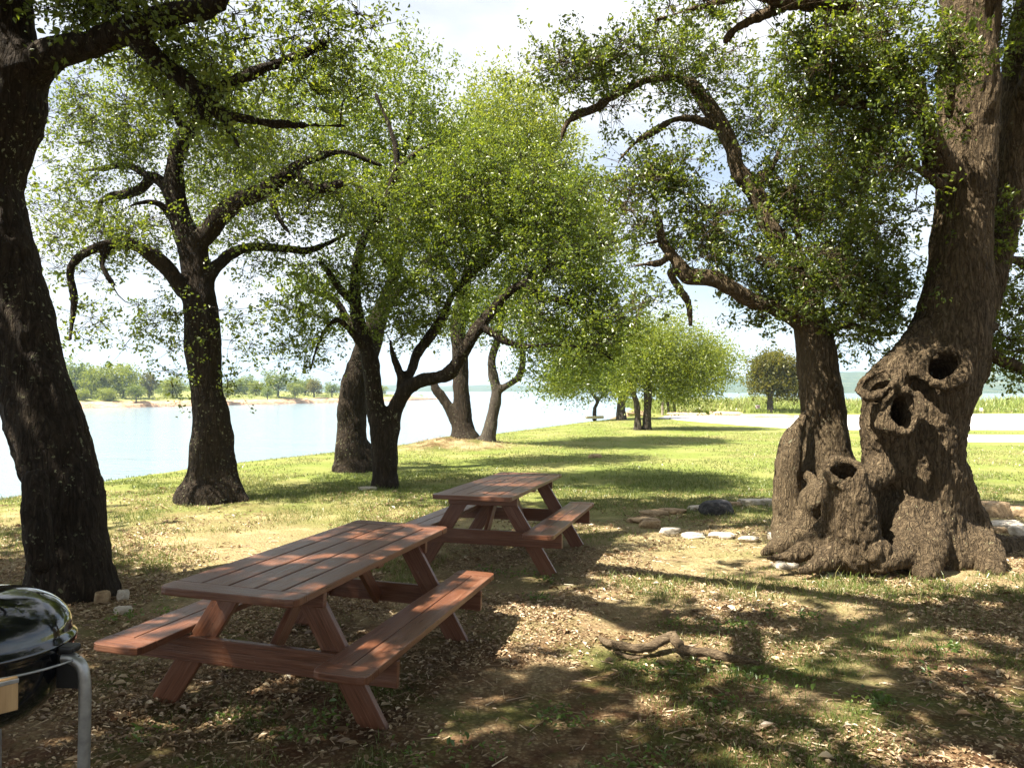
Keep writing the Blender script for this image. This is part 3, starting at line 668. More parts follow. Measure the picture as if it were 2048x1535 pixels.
t.crown([(1020, 600, 80, 60, E_ - .3, 1.4), (1090, 660, 80, 50, E_ - .8, 1.2), (1120, 740, 60, 45, E_ - 1.2, .8, .9), (1060, 740, 35, 25, E_ - .6, .5, .7), (950, 620, 50, 60, E_, 1.2), (1190, 720, 50, 50, E_ - 1.2, .8, .9)], 330)
nleaf += t.build(.05, 60, .08, .30, .11, 6, .012, 8, twig=.005)

# ---- straight trunk behind the hollow one
Hh = 9.0
t = Tree('oak_tree', 'grey-brown straight-trunked oak with a big arched limb, directly behind the hollow oak', (*P(1645, 1084, Hh)[:2], 0), BARK_GREY, LEAF_OAK)
t.limb([(1655, 1090, 95, Hh), (1650, 1040, 76, Hh), (1648, 980, 58, Hh), (1650, 920, 52, Hh), (1648, 850, 48, Hh), (1640, 780, 45, Hh), (1632, 710, 40, Hh), (1625, 650, 35, Hh), (1618, 600, 29, Hh), (1600, 540, 24, Hh), (1568, 490, 21, Hh), (1538, 450, 19, Hh), (1518, 400, 18, Hh), (1495, 366, 18, Hh), (1472, 333, 16, Hh), (1464, 296, 15, Hh), (1447, 259, 15, Hh), (1426, 227, 15, Hh), (1403, 194, 13, Hh), (1378, 167, 12, Hh), (1341, 156, 10, Hh), (1299, 160, 10, Hh - .1), (1257, 176, 8, Hh - .2), (1222, 194, 7, Hh - .3), (1190, 217, 6, Hh - .3), (1155, 229, 5, Hh - .4), (1132, 250, 3.5, Hh - .4), (1121, 284, 2, Hh - .4)], .07)
t.limb([(1665, 860, 20, Hh - .15), (1680, 905, 22, Hh - .1), (1712, 945, 18, Hh - .1), (1740, 960, 16, Hh - .1)], .09)
t.limb([(1590, 1085, 40, Hh - .3), (1578, 1030, 30, Hh - .3), (1574, 980, 25, Hh - .3), (1576, 930, 24, Hh - .3), (1582, 885, 22, Hh - .28), (1596, 855, 15, Hh - .25), (1606, 832, 9, Hh - .2)], .05)
t.limb([(1610, 1060, 60, Hh - .3), (1570, 1090, 30, Hh - .5), (1530, 1105, 10, Hh - .6)], .1); t.limb([(1640, 990, 26, Hh - .5), (1625, 1000, 24, Hh - .5)], .04); t.limb([(1612, 950, 9, Hh - .35), (1628, 965, 10, Hh - .42), (1622, 1000, 14, Hh - .48), (1610, 1040, 22, Hh - .45)], .06)
t.limb([(1622, 655, 24, Hh), (1590, 632, 20, Hh - .1), (1563, 622, 17, Hh - .2), (1530, 606, 15, Hh - .3), (1503, 602, 13, Hh - .4), (1470, 580, 14, Hh - .5), (1433, 558, 13, Hh - .5), (1395, 553, 13, Hh - .5), (1372, 548, 15, Hh - .5), (1352, 522, 11, Hh - .5), (1340, 505, 10, Hh - .5), (1324, 478, 8, Hh - .5), (1317, 435, 4, Hh - .5)], .05)
t.limb([(1352, 540, 7, Hh - .5), (1341, 546, 6, Hh - .5), (1360, 580, 5, Hh - .5), (1376, 605, 3.5, Hh - .5), (1381, 650, 2, Hh - .5)], .02)
t.limb([(1338, 508, 7, Hh - .5), (1322, 525, 6, Hh - .6), (1290, 528, 5, Hh - .7), (1255, 536, 3, Hh - .8)], .02); t.limb([(1326, 480, 5, Hh - .5), (1290, 488, 3.5, Hh - .6), (1250, 505, 2, Hh - .6)], .02)
t.limb([(1426, 250, 9, Hh), (1387, 238, 8, Hh - .1), (1350, 238, 7, Hh - .2), (1313, 259, 6, Hh - .3), (1276, 282, 5, Hh - .4), (1243, 315, 3, Hh - .5), (1233, 335, 1.5, Hh - .5)], .03)
t.limb([(1500, 372, 13, Hh), (1524, 352, 11, Hh + .1), (1546, 330, 7, Hh + .2), (1570, 270, 4, Hh + .4), (1590, 200, 3, Hh + .5)], .03)
t.limb([(1622, 620, 17, Hh), (1650, 560, 12, Hh + .2), (1690, 490, 9, Hh + .4), (1720, 400, 6, Hh + .5), (1730, 300, 4, Hh + .6)], .05); t.limb([(1600, 545, 9, Hh), (1598, 480, 6, Hh - .2), (1590, 420, 4, Hh - .3), (1592, 340, 2.5, Hh - .3)], .03)
t.limb([(1630, 670, 14, Hh), (1690, 650, 9, Hh - .1), (1760, 668, 7, Hh - .2), (1790, 665, 5, Hh - .1)], .04)
t.crown([(1140, 130, 70, 45, Hh - .4, .5, 1), (1210, 130, 80, 50, Hh - .2, .6, 1), (1330, 110, 90, 45, Hh, .6, .9), (1420, 130, 70, 50, Hh, .6, .9), (1370, 205, 60, 30, Hh, .4, .7), (1230, 215, 60, 25, Hh - .3, .4, .6), (1320, 340, 70, 45, Hh - .3, .5, .9), (1270, 400, 60, 60, Hh - .5, .5, 1), (1420, 440, 70, 50, Hh - .2, .6, 1), (1500, 520, 90, 60, Hh - .2, .8, 1.1), (1400, 490, 60, 40, Hh - .4, .5), (1560, 390, 70, 80, Hh + .2, .8, 1), (1650, 420, 100, 110, Hh + .3, 1, .7), (1610, 560, 100, 60, Hh - .3, .8, 1.1), (1720, 540, 90, 90, Hh, .9, .8), (1560, 610, 70, 30, Hh - .3, .5, .8), (1730, 650, 70, 60, Hh - .2, .6, 1), (1620, 250, 90, 80, Hh + .3, .8, .6), (1730, 300, 80, 80, Hh + .4, .9, .6), (1540, 670, 25, 22, Hh - .2, .25, .7), (1290, 590, 35, 45, Hh - .6, .3, .5), (1500, 210, 50, 70, Hh + .2, .5, .7)], 610)
nleaf += t.build(.018, 95, .040, .20, .038, 6, .012, 15, keep=keep_high, lump=.025, tipw=True)

# ---- hollow gnarled oak
g = 8.2
t = Tree('gnarled_oak', 'huge gnarled oak on the right with three ringed hollows in its swollen trunk', (*P(1845, 1114, g)[:2], 0), BARK_BIG, LEAF_OAK)
t.limb([(1850, 1130, 118, g), (1842, 1070, 104, g), (1832, 1000, 98, g), (1826, 930, 98, g), (1830, 860, 102, g), (1848, 790, 100, g), (1880, 720, 92, g), (1904, 650, 80, g), (1914, 580, 71, g), (1920, 500, 64, g), (1927, 420, 62, g), (1933, 330, 62, g), (1937, 200, 61, g), (1940, 60, 62, g), (1940, -100, 66, g), (1930, -300, 58, g), (1900, -520, 48, g - .2)], .1)
t.limb([(1838, 668, 26, g - .1), (1812, 720, 38, g - .18), (1775, 765, 46, g - .25), (1770, 820, 46, g - .25), (1772, 880, 46, g - .2), (1776, 940, 44, g - .15)], .12)
t.limb([(1938, 690, 44, g), (1946, 730, 34, g), (1925, 790, 22, g), (1922, 830, 18, g), (1908, 900, 24, g)], .1)
t.limb([(1955, 660, 28, g), (1978, 657, 15, g), (1990, 652, 8, g)], .03)
t.limb([(1885, 960, 55, g), (1918, 1020, 52, g + .05), (1950, 1085, 50, g), (1970, 1120, 42, g - .1)], .14)
t.limb([(1955, 1080, 34, g + .2), (2010, 1095, 26, g + .4), (2080, 1085, 22, g + .6)], .08)
t.limb([(1960, 1095, 45, g - .3), (1985, 1140, 26, g - .6)], .1)
t.limb([(1812, 1020, 60, g - .2), (1812, 1075, 42, g - .5), (1800, 1110, 26, g - .75), (1755, 1130, 16, g - .85)], .1)
t.limb([(1850, 1040, 55, g - .25), (1852, 1090, 44, g - .55), (1848, 1130, 34, g - .75), (1850, 1150, 16, g - .9)], .08)
t.limb([(1742, 1105, 22, g - .85), (1762, 1095, 20, g - .8)], .05)
t.limb([(1704, 1095, 60, g - .62), (1702, 1050, 57, g - .66), (1697, 1000, 53, g - .68), (1690, 960, 44, g - .68)], .03)
t.limb([(1712, 972, 30, g - .55), (1748, 955, 30, g - .4), (1785, 925, 40, g - .2)], .05)
t.limb([(1690, 1060, 50, g - .3), (1640, 1085, 30, g - .5), (1580, 1110, 14, g - .7), (1535, 1115, 7, g - .8)], .09); t.limb([(1690, 1090, 36, g - .6), (1640, 1125, 16, g - .8), (1600, 1140, 7, g - .9)], .06)
carve = []
def hollow(px, py, Y, a, b, tilt, nrm, depth, rim, skew=0):
    """ring of swollen bark round a carved oval hole; a, b half axes in metres, nrm points out of the hole"""
    c = P(px, py, Y); n = np.array(nrm, float); n /= np.linalg.norm(n)
    u = np.cross(np.array([0, 0, 1.]), n); u = u / np.linalg.norm(u); v = np.cross(n, u)
    u, v = u * math.cos(tilt) + v * math.sin(tilt), v * math.cos(tilt) - u * math.sin(tilt)
    ring = [c + u * (a + rim * .75) * math.cos(q) + v * (b + rim * .75) * math.sin(q) for q in np.linspace(0, 2 * math.pi, 17)]
    jr = np.array([fbm(np.array([[math.cos(q) * 1.4 + px * .1, math.sin(q) * 1.4, skew]]), 3, 4)[0] for q in np.linspace(0, 2 * math.pi, 17)])
    ring = [q + (q - c) * .20 * jr[i] + n * .03 * jr[(i + 5) % 16] for i, q in enumerate(ring)]; ring[16] = ring[0]
    fr_ = [1 + .25 * jr[(i + 9) % 16] + .22 * math.sin(3 * i / 16 * 2 * math.pi + skew) for i in range(17)]
    t.prims.append(([(ring[i], ring[i + 1], rim * fr_[i], rim * fr_[i + 1]) for i in range(16)], .06))
    carve.append((c - n * depth * .35, np.array([u, v, n]), np.array([a, b, depth]), .025))
hollow(1888, 735, 7.70, .165, .125, .55, (-.12, -1, .30), .42, .062)
hollow(1803, 822, 7.62, .115, .165, -.30, (-.15, -1, .18), .38, .055, 1)
hollow(1754, 768, 7.66, .13, .075, .55, (-.45, -.9, .55), .26, .055, 2)
hollow(1688, 944, 7.44, .125, .095, .1, (-.1, -.85, .8), .24, .045, 3)
t.limb([(1930, 700, 44, g + .1), (1955, 620, 40, g + .25), (1975, 550, 38, g + .35), (1998, 470, 38, g + .45), (2018, 380, 40, g + .5), (2030, 280, 41, g + .5), (2040, 170, 40, g + .5), (2060, 40, 38, g + .5), (2090, -150, 34, g + .4)], .06)
t.limb([(1888, 345, 38, g - .15), (1862, 290, 28, g - .3), (1846, 232, 26, g - .4), (1822, 176, 22, g - .5), (1785, 125, 17, g - .6), (1739, 68, 13, g - .7), (1690, 32, 11, g - .8), (1640, 20, 9, g - .9), (1590, 10, 8, g - 1), (1553, 18, 7, g - 1), (1498, 42, 5, g - 1.1), (1466, 62, 3, g - 1.1), (1448, 90, 1.6, g - 1.1)], .06)
t.limb([(1720, 55, 9, g - .8), (1700, 8, 12, g - .8), (1640, 4, 11, g - 1), (1560, 2, 9, g - 1.1), (1500, -10, 7, g - 1.2), (1420, 10, 5, g - 1.2), (1360, 25, 3, g - 1.2), (1310, 42, 1.5, g - 1.2)], .03)
t.limb([(1880, 370, 14, g - .3), (1858, 350, 10, g - .4), (1825, 330, 8, g - .5), (1790, 318, 7, g - .6), (1755, 310, 4, g - .7)], .03)
t.limb([(1845, 220, 12, g - .4), (1827, 192, 9, g - .5), (1795, 205, 8, g - .6), (1765, 210, 6, g - .7), (1700, 208, 4, g - .8), (1660, 190, 2, g - .8)], .03)
t.limb([(1898, 230, 10, g - .45), (1905, 170, 8, g - .6), (1918, 145, 6, g - .75), (1900, 138, 4, g - .85), (1880, 155, 2, g - .9)], .02)
t.wlimb([(P(1915, -300, g), .28), (np.array([3.4, 6.2, 8.0]), .16), (np.array([2.4, 4.2, 8.2]), .1), (np.array([2.6, 2.0, 8.0]), .06)], .1, False, .2)
t.wlimb([(P(1915, -420, g), .25), (np.array([5.4, 5.6, 8.6]), .14), (np.array([6.0, 3.4, 8.6]), .08), (np.array([5.6, 1.4, 8.2]), .05)], .1, False, .2)
t.limb([(2040, 200, 20, g + .4), (2080, 120, 14, g), (2150, 60, 9, g - .4)], .04); t.limb([(1985, 540, 14, g + .4), (2030, 520, 10, g + .6), (2090, 560, 8, g + .8)], .04); t.limb([(1960, 690, 16, g), (2000, 720, 10, g + .2), (2040, 735, 7, g + .3), (2070, 780, 3, g + .3)], .04)
t.crown([(1660, 130, 110, 75, g - .7, .8, 1.1), (1745, 210, 65, 75, g - .6, .7, .7), (1740, 330, 65, 80, g - .5, .7, .6), (1790, 450, 40, 60, g - .2, .5, .6), (1895, 120, 85, 45, g - 1.0, .25, .75), (1800, 230, 45, 45, g - .8, .4, 1.0), (1745, 55, 70, 45, g - .7, .6, .9), (1520, 15, 60, 30, g - 1.1, .35, .6), (1390, 5, 60, 22, g - 1.2, .3, .6), (2025, 70, 40, 70, g + .2, .5, .9), (2030, 690, 50, 50, g + .3, .5, 1.1), (2020, 590, 40, 60, g + .6, .5, .8), (1990, 460, 30, 60, g + .2, .3, .5), (1760, 590, 45, 70, g + .1, .4, .7), (2045, 760, 20, 40, g + .3, .2, .7), (1640, 90, 70, 50, g - .9, .5, .8)], 370)
t.overhead(CG)  # right share of the added shade clumps
nleaf += t.build(.0155, 95, .040, .19, .036, 6, .02, 14, carve=carve, keep=keep_high, lump=.03, tipw=True, scaly=.013)

# ---- trees across the lawn
def bush_tree(name, label, base, trunks, ells, n, per, lsize, spread, sub, leaf, vox=.07, group=None):
    global nleaf
    t = Tree(name, label, base, BARK_FAR, leaf, group)
    for q in trunks: t.limb(q, .1)
    t.crown(ells, n)
    nleaf += t.build(vox, per, lsize, spread, sub, 6, .02, 6, twig=.008, maxr=.06, zmin=-.6)
    return t
j = 34.0
bush_tree('shade_tree', 'rounded light green shade tree with twin trunks on the open lawn', at(1285, 858),
          [[(1276, 862, 9, j - .2), (1275, 835, 6, j - .2), (1274, 810, 6, j - .2), (1268, 790, 5, j - .2), (1255, 750, 3, j - .3)], [(1294, 862, 11, j), (1294, 835, 8, j), (1296, 800, 8, j), (1297, 775, 8, j), (1310, 740, 6, j), (1330, 700, 4, j), (1350, 660, 2, j)], [(1297, 775, 6, j), (1290, 740, 5, j), (1285, 690, 3, j)]],
          [(1330, 690, 90, 60, j, 1.8), (1390, 740, 70, 50, j, 1.6), (1290, 720, 60, 60, j, 1.6), (1420, 720, 40, 40, j, 1.0), (1370, 790, 60, 22, j, 1.2, .8), (1260, 760, 40, 35, j, 1)], 420, 95, .09, .40, .15, LEAF_LIME)
j = 46.0
bush_tree('shade_tree', 'darker short-trunked shade tree on the lawn behind the twin-trunked one', at(1242, 838),
          [[(1243, 842, 12, j), (1242, 820, 9, j), (1243, 795, 8, j), (1230, 770, 6, j), (1215, 730, 4, j)], [(1243, 800, 6, j), (1262, 775, 5, j), (1270, 740, 3, j)]],
          [(1230, 720, 60, 55, j, 2.2), (1200, 690, 60, 50, j, 2), (1260, 690, 50, 55, j, 2), (1225, 770, 50, 20, j, 1.5, .8)], 300, 80, .12, .5, .2, LEAF_MID, .09)
j = 48.0
bush_tree('shade_tree', 'small thin-stemmed shade tree at the water edge by the low concrete block', at(1190, 835),
          [[(1189, 838, 5, j), (1190, 815, 4, j), (1195, 800, 4, j), (1178, 780, 3, j), (1160, 750, 2, j)], [(1195, 802, 3, j), (1210, 785, 3, j), (1222, 760, 2, j)]],
          [(1150, 745, 55, 40, j, 1.8), (1185, 720, 50, 40, j, 1.8), (1130, 775, 35, 25, j, 1.2), (1210, 760, 30, 25, j, 1.2)], 240, 75, .11, .45, .2, LEAF_LIME, .09)
j = 58.0
bush_tree('shade_tree', 'lone olive-green oak with clumpy crown beyond the parking lot', at(1540, 824),
          [[(1541, 828, 8, j), (1540, 805, 6, j), (1541, 780, 5, j), (1545, 750, 4, j), (1550, 725, 2, j)], [(1541, 790, 4, j), (1525, 765, 3, j), (1515, 745, 2, j)], [(1543, 775, 4, j), (1570, 755, 3, j), (1585, 740, 2, j)]],
          [(1525, 740, 24, 18, j, 1), (1548, 722, 28, 14, j, 1), (1580, 740, 26, 16, j, 1), (1520, 772, 26, 10, j, 1), (1555, 762, 30, 16, j, 1), (1592, 768, 26, 16, j, 1), (1575, 785, 22, 8, j, .8)], 230, 80, .15, .38, .15, LEAF_OLIVE, .1)
j = 55.0
bush_tree('shade_tree', 'thin sparse shade tree behind the wooden pole beside the parking lot', at(1348, 829),
          [[(1349, 829, 4, j), (1348, 800, 3.5, j), (1352, 770, 3, j), (1356, 740, 2, j)], [(1337, 829, 3, j), (1335, 800, 3, j), (1330, 770, 2, j)]],
          [(1345, 770, 45, 25, j, 1.6), (1350, 740, 40, 30, j, 1.6)], 130, 40, .18, .5, .2, LEAF_LIME, .1)

# ---- trees on the far bank: one prototype per kind, then copies
def far_tree(name, h, wd, leaf, seed, trunk=.22):
    r = np.random.default_rng(seed); o = thing(name, 'x', 'tree')
    lines = []
    for k in range(3):
        a = r.uniform(0, 6.28); e = np.array([math.cos(a) * wd * .25, math.sin(a) * wd * .25, h * .7])
        lines.append(smooth_line([(np.array([0, 0, -.8]), trunk), (np.array([.05 * k, 0, h * .22]), trunk * .75), (e * .6, trunk * .5), (e, trunk * .2)], 3))
    V, Q = tubes(lines, 6); obj('trunk', mesh('trunk', V, Q, BARK_FAR), o)
    n = 110; u = r.normal(size=(n, 3)); u /= np.linalg.norm(u, axis=1, keepdims=True); u *= r.random((n, 1)) ** .4
    lob = .75 + .35 * vnoise(u * 1.7 + seed, 3)[:, None]
    C = np.array([0, 0, h * .5]) + u * lob * np.array([wd * .55, wd * .55, h * .52])
    L_ = np.repeat(C, 30, 0) + r.normal(size=(n * 30, 3)) * h * .05
    V, Q = leaves(L_, h * .045, .5, seed); ti = np.clip(np.repeat(r.random(n) * .5, 30) + r.random(n * 30) * .5, 0, 1)
    obj('crown', mesh('crown', V, Q, leaf, False, np.concatenate([ti, ti])), o)
    return o
def copy_tree(o):
    c = o.copy(); COL.objects.link(c)
    for ch in list(o.children):
        d = ch.copy(); COL.objects.link(d); d.parent = c
    return c
def bank_z(Y): return -1.0
def put(o, px, base_y, top_y, Y, h0, label, group, rz, sx=1.0):
    z = EYE - (base_y - HY) / F * Y; h = (base_y - top_y) / F * Y * 1.22; s_ = h / h0
    o.location = ((px - 1024) / F * Y, Y, z); o.scale = (s_ * sx, s_ * sx, s_); o.rotation_euler = (0, 0, rz); o['label'] = label; o['group'] = group
kinds = {'lime': far_tree('bank_tree', 9, 8, LEAF_LIME, 3), 'dark': far_tree('bank_tree', 9, 9, LEAF_MID, 9), 'grey': far_tree('bank_tree', 8, 7, LEAF_OLIVE, 14)}
H0 = {'lime': 9, 'dark': 9, 'grey': 8}
used = set()
GB = 'trees on the far bank of the lake'
far = [('dark', 150, 800, 728, 215, 1.0, 'tall tree on the far bank half hidden by the leaning left trunk'),
       ('lime', 196, 802, 738, 212, 1.0, 'light green tree on the far bank, right of the tall half-hidden one'),
       ('lime', 248, 801, 733, 216, 1.15, 'broad light green tree on the far bank, widest between the two left trunks'),
       ('grey', 298, 799, 750, 222, .8, 'small dull grey-green tree on the far bank right of the broad light one'),
       ('dark', 272, 803, 772, 206, 1.2, 'low dark green tree on the far bank at the foot of the broad light one'),
       ('lime', 215, 806, 778, 203, 1.5, 'wide low light green tree right at the water edge of the far bank'),
       ('lime', 163, 806, 780, 200, 1.3, 'low light green tree on the far bank touching the edge of the leaning trunk'),
       ('dark', 470, 792, 762, 262, 1.3, 'dark tree on the far bank just right of the crooked oak trunk'),
       ('lime', 512, 792, 764, 268, 1.3, 'light tree on the far bank, second right of the crooked oak trunk'),
       ('dark', 556, 793, 748, 262, 1.5, 'highest rounded dark tree on the far bank left of the stout trunk'),
       ('lime', 590, 793, 768, 258, 1.4, 'light green tree on the far bank under the rounded dark one'),
       ('grey', 628, 793, 762, 275, 1.3, 'olive tree on the far bank at the left side of the stout trunk'),
       ('dark', 664, 793, 768, 282, 1.3, 'dark tree on the far bank against the left edge of the stout trunk'),
       ('grey', 435, 793, 768, 258, 1.2, 'olive tree on the far bank hidden mostly by the crooked oak trunk'),
       ('lime', 762, 790, 772, 330, 1.6, 'light tree on the far bank seen through the fork of the slim oak'),
       ('dark', 806, 790, 775, 345, 1.5, 'last dark tree on the tip of the far bank'),
       ('lime', 345, 799, 757, 228, 1.2, 'light tree on the far bank touching the left side of the crooked oak trunk'),
       ('dark', 182, 799, 742, 226, 1.2, 'dark tree behind the light pair on the far bank at the left'),
       ('lime', 452, 796, 776, 232, 1.5, 'low light bush-like tree by the water right of the crooked oak trunk'),
       ('dark', 535, 797, 778, 236, 1.5, 'low dark bush-like tree by the water below the rounded dark tree'),
       ('dark', 610, 796, 758, 290, 1.5, 'dark tree behind the olive one left of the stout trunk'),
       ('dark', 490, 794, 757, 285, 1.5, 'dark wide tree behind the light one right of the crooked oak'),
       ('dark', 330, 795, 768, 250, 1.2, 'dark tree on the far bank left of the crooked oak trunk'),
       ('lime', 100, 802, 735, 214, 1.1, 'light tree on the far bank behind the leaning left trunk'),
       ('dark', 20, 803, 730, 206, 1.2, 'dark tree on the far bank at the far left of the lake')]
rr = random.Random(4)
for kd, px, by_, ty, Y, sx, lb in far:
    if px < 110: continue
    o = kinds[kd] if kd not in used else copy_tree(kinds[kd]); used.add(kd)
    put(o, px, by_, ty, Y, H0[kd], lb, GB, rr.uniform(0, 6), sx)

# ================================================================== PICNIC TABLES
m, nt, o = newmat('stained_wood')
WOOD = m
oc = N(nt, 'ShaderNodeTexCoord').outputs['UV']
gr_ = noise(nt, mapping(nt, oc, (2.2, 60, 1)), 1.6, 6, .65, .35)
big = noise(nt, mapping(nt, oc, (.7, 6, 1)), 2.0, 4, .6)
c = ramp(nt, gr_, [(.28, (.052, .019, .009)), (.5, (.128, .046, .021)), (.75, (.20, .09, .048))])
c = mix(nt, math_(nt, 'MULTIPLY', ramp(nt, big, [(.5, (0, 0, 0)), (.68, (1, 1, 1))]), .4), c, (.25, .145, .10))
bl = N(nt, 'ShaderNodeTexVoronoi'); bl.inputs['Scale'].default_value = 1; nt.links.new(mapping(nt, oc, (7, 16, 1)), bl.inputs['Vector'])
sp = math_(nt, 'MULTIPLY', ramp(nt, noise(nt, mapping(nt, oc, (14, 26, 1)), 1.3, 4, .7), [(.66, (0, 0, 0)), (.72, (1, 1, 1))]), .5)
c = mix(nt, sp, c, (.30, .24, .20))
knot = ramp(nt, bl.outputs['Distance'], [(.04, (1, 1, 1)), (.09, (0, 0, 0))])
c = mix(nt, math_(nt, 'MULTIPLY', knot, .75), c, (.05, .02, .012))
principled(nt, o, c, ramp(nt, gr_, [(.3, (.26,) * 3), (.7, (.46,) * 3)]), .5, bump=gr_, bdist=.004, bstr=.7)

def board(bm, c, half, rot=None, bev=.006, uvl=None, cut=None):
    """one bevelled plank centred at c; half = half sizes; long axis is local x; cut = corner cut (metres) at given x-end"""
    h = half; pts = [(-h[0], -h[1]), (h[0], -h[1]), (h[0], h[1]), (-h[0], h[1])]
    if cut:
        o_ = []
        for k, (x, y) in enumerate(pts):
            cc = cut.get(k, 0)
            if cc:
                sx_, sy_ = math.copysign(1, x), math.copysign(1, y)
                a_, b_ = (x - sx_ * cc, y), (x, y - sy_ * cc)
                mid = (x - sx_ * cc * .29, y - sy_ * cc * .29)
                o_ += ([b_, mid, a_] if (k in (0, 2)) == (True) else [a_, mid, b_])
                if k in (0, 2): o_[-3:] = [b_, mid, a_] if k == 0 else [b_, mid, a_]
            else: o_.append((x, y))
        # order around by angle to stay simple
        o_ = sorted(o_, key=lambda p: math.atan2(p[1] / h[1], p[0] / h[0])); pts = o_
    b2 = bmesh.new(); uv = b2.loops.layers.uv.new('UVMap')
    top_ = [b2.verts.new((x, y, h[2])) for x, y in pts]; bot = [b2.verts.new((x, y, -h[2])) for x, y in pts]
    b2.faces.new(top_); b2.faces.new(bot[::-1])
    for i in range(len(pts)):
        j = (i + 1) % len(pts); b2.faces.new((top_[j], top_[i], bot[i], bot[j]))
    bmesh.ops.recalc_face_normals(b2, faces=b2.faces)
    bmesh.ops.bevel(b2, geom=list(b2.edges), offset=bev, segments=2, affect='EDGES', profile=.6)
    ox, oy = random.uniform(0, 40), random.uniform(0, 40)
    for f in b2.faces:
        n = f.normal
        for l in f.loops:
            q = l.vert.co
            if abs(n.x) > .7: l[uv].uv = (q.z * .6 + ox, q.y + oy)
            else: l[uv].uv = (q.x + ox, (q.y if abs(n.z) > abs(n.y) else q.z + .3) + oy)
    M = Matrix.Translation(c) @ (rot if rot is not None else Matrix())
    b2.transform(M)
    me = bpy.data.meshes.new('tmp'); b2.to_mesh(me); b2.free(); bm.from_mesh(me); bpy.data.meshes.remove(me)
def fin(bm, name, mat, parent, loc=None):
    me = bpy.data.meshes.new(name); bm.to_mesh(me); bm.free(); me.materials.append(mat)
    return obj(name, me, parent, loc=loc)
def nb():
    b = bmesh.new(); b.loops.layers.uv.new('UVMap'); return b
def make_table(label, loc, yaw):
    t = thing('picnic_table', label, 'picnic table', loc, yaw, 'red-stained picnic tables')
    Lh, bw = 1.18, .142; zt = .75; cap = .145
    RZ = Matrix.Rotation(R(90), 4, 'Z')
    b = nb()
    for i in range(5):
        y = (i - 2) * (bw + .012); board(b, Vector((0, y, zt - .02)), (Lh - cap - .004, bw / 2, .0195))
    Wh = 2.5 * bw + 2 * .012 + .004
    for s_ in (-1, 1):
        # corner indices in the local frame of the rotated end board
        board(b, Vector((s_ * (Lh - cap / 2), 0, zt - .0195)), (Wh, cap / 2, .0205), RZ, cut=({2: .05, 3: .05} if s_ < 0 else {0: .05, 1: .05}))
    fin(b, 'tabletop', WOOD, t)
    for s_ in (-1, 1):
        b = nb(); zb = .425
        for q in (-1, 1): board(b, Vector((0, s_ * .625 + q * .0725, zb - .02)), (Lh - cap - .004, .0695, .0195))
        for e in (-1, 1): board(b, Vector((e * (Lh - cap / 2), s_ * .625, zb - .0195)), (.1445, cap / 2, .0205), RZ, cut=({2: .045, 3: .045} if e < 0 else {0: .045, 1: .045}))
        fin(b, 'bench', WOOD, t)
    for e in (-1, 1):
        x = e * .74
        for s_ in (-1, 1):
            foot = Vector((x, s_ * .655, -.03)); tp = Vector((x, s_ * .20, .706)); d = (tp - foot); ln_ = d.length
            ang = math.atan2(d.z, d.y)
            rot = Matrix.Rotation(R(90), 4, 'Z') @ Matrix.Rotation(-ang, 4, 'Y') @ Matrix.Rotation(R(90), 4, 'X')
            b = nb(); board(b, (foot + tp) / 2, (ln_ / 2, .07, .0195), rot, .005)
            fin(b, 'leg', WOOD, t)
        b = nb(); board(b, Vector((x + e * .0405, 0, .312)), (.775, .07, .0195), Matrix.Rotation(R(90), 4, 'Z') @ Matrix.Rotation(R(90), 4, 'X'), .005); fin(b, 'crossbeam', WOOD, t)
        b = nb(); board(b, Vector((x + e * .0405, 0, .662)), (.345, .046, .0195), Matrix.Rotation(R(90), 4, 'Z') @ Matrix.Rotation(R(90), 4, 'X'), .005); fin(b, 'top_cleat', WOOD, t)
        p0 = Vector((e * .735, 0, .27)); p1 = Vector((e * .27, 0, .70)); d = p1 - p0
        b = nb(); board(b, (p0 + p1) / 2, (d.length / 2, .019, .045), Matrix.Rotation(-math.atan2(d.z, d.x), 4, 'Y'), .004); fin(b, 'brace', WOOD, t)
    b = nb(); board(b, Vector((0, 0, .688)), (.33, .045, .0195), Matrix.Rotation(R(90), 4, 'Z'), .004); fin(b, 'top_cleat', WOOD, t)
    return t
T1 = make_table('nearer red-stained wooden picnic table, beside the black kettle grill', (-1.167, 4.958, 0.0), 1.331)
T1.rotation_euler = (.031, .02, 1.331)
T2 = make_table('farther red-stained wooden picnic table, nearer the hollow oak', (-.078, 8.178, .042), 1.307)
T2.rotation_euler = (.001, .014, 1.307)

# ================================================================== KETTLE GRILL
m, nt, o = newmat('black_enamel'); ENAMEL = m
principled(nt, o, (.006, .007, .009), ramp(nt, noise(nt, objco(nt), 14, 4), [(.35, (.05,) * 3), (.7, (.16,) * 3)]), .6, coat=.6)
m, nt, o = newmat('dull_aluminium'); ALU = m
principled(nt, o, ramp(nt, noise(nt, objco(nt), 30, 5), [(.3, (.30, .30, .30)), (.7, (.47, .47, .46))]), .42, .5, .85)
m, nt, o = newmat('black_plastic'); BPL = m
principled(nt, o, (.012, .012, .013), .4, .4)
m, nt, o = newmat('pale_varnished_wood'); PWD = m
principled(nt, o, ramp(nt, noise(nt, mapping(nt, objco(nt), (40, 40, 4)), 1, 4), [(.3, (.34, .20, .09)), (.7, (.52, .34, .17))]), .5, .3)
gr0 = np.array([-1.89, 2.77])
t = thing('kettle_grill', 'black kettle grill cut off by the lower left corner of the photo', 'grill', (gr0[0], gr0[1], 0))
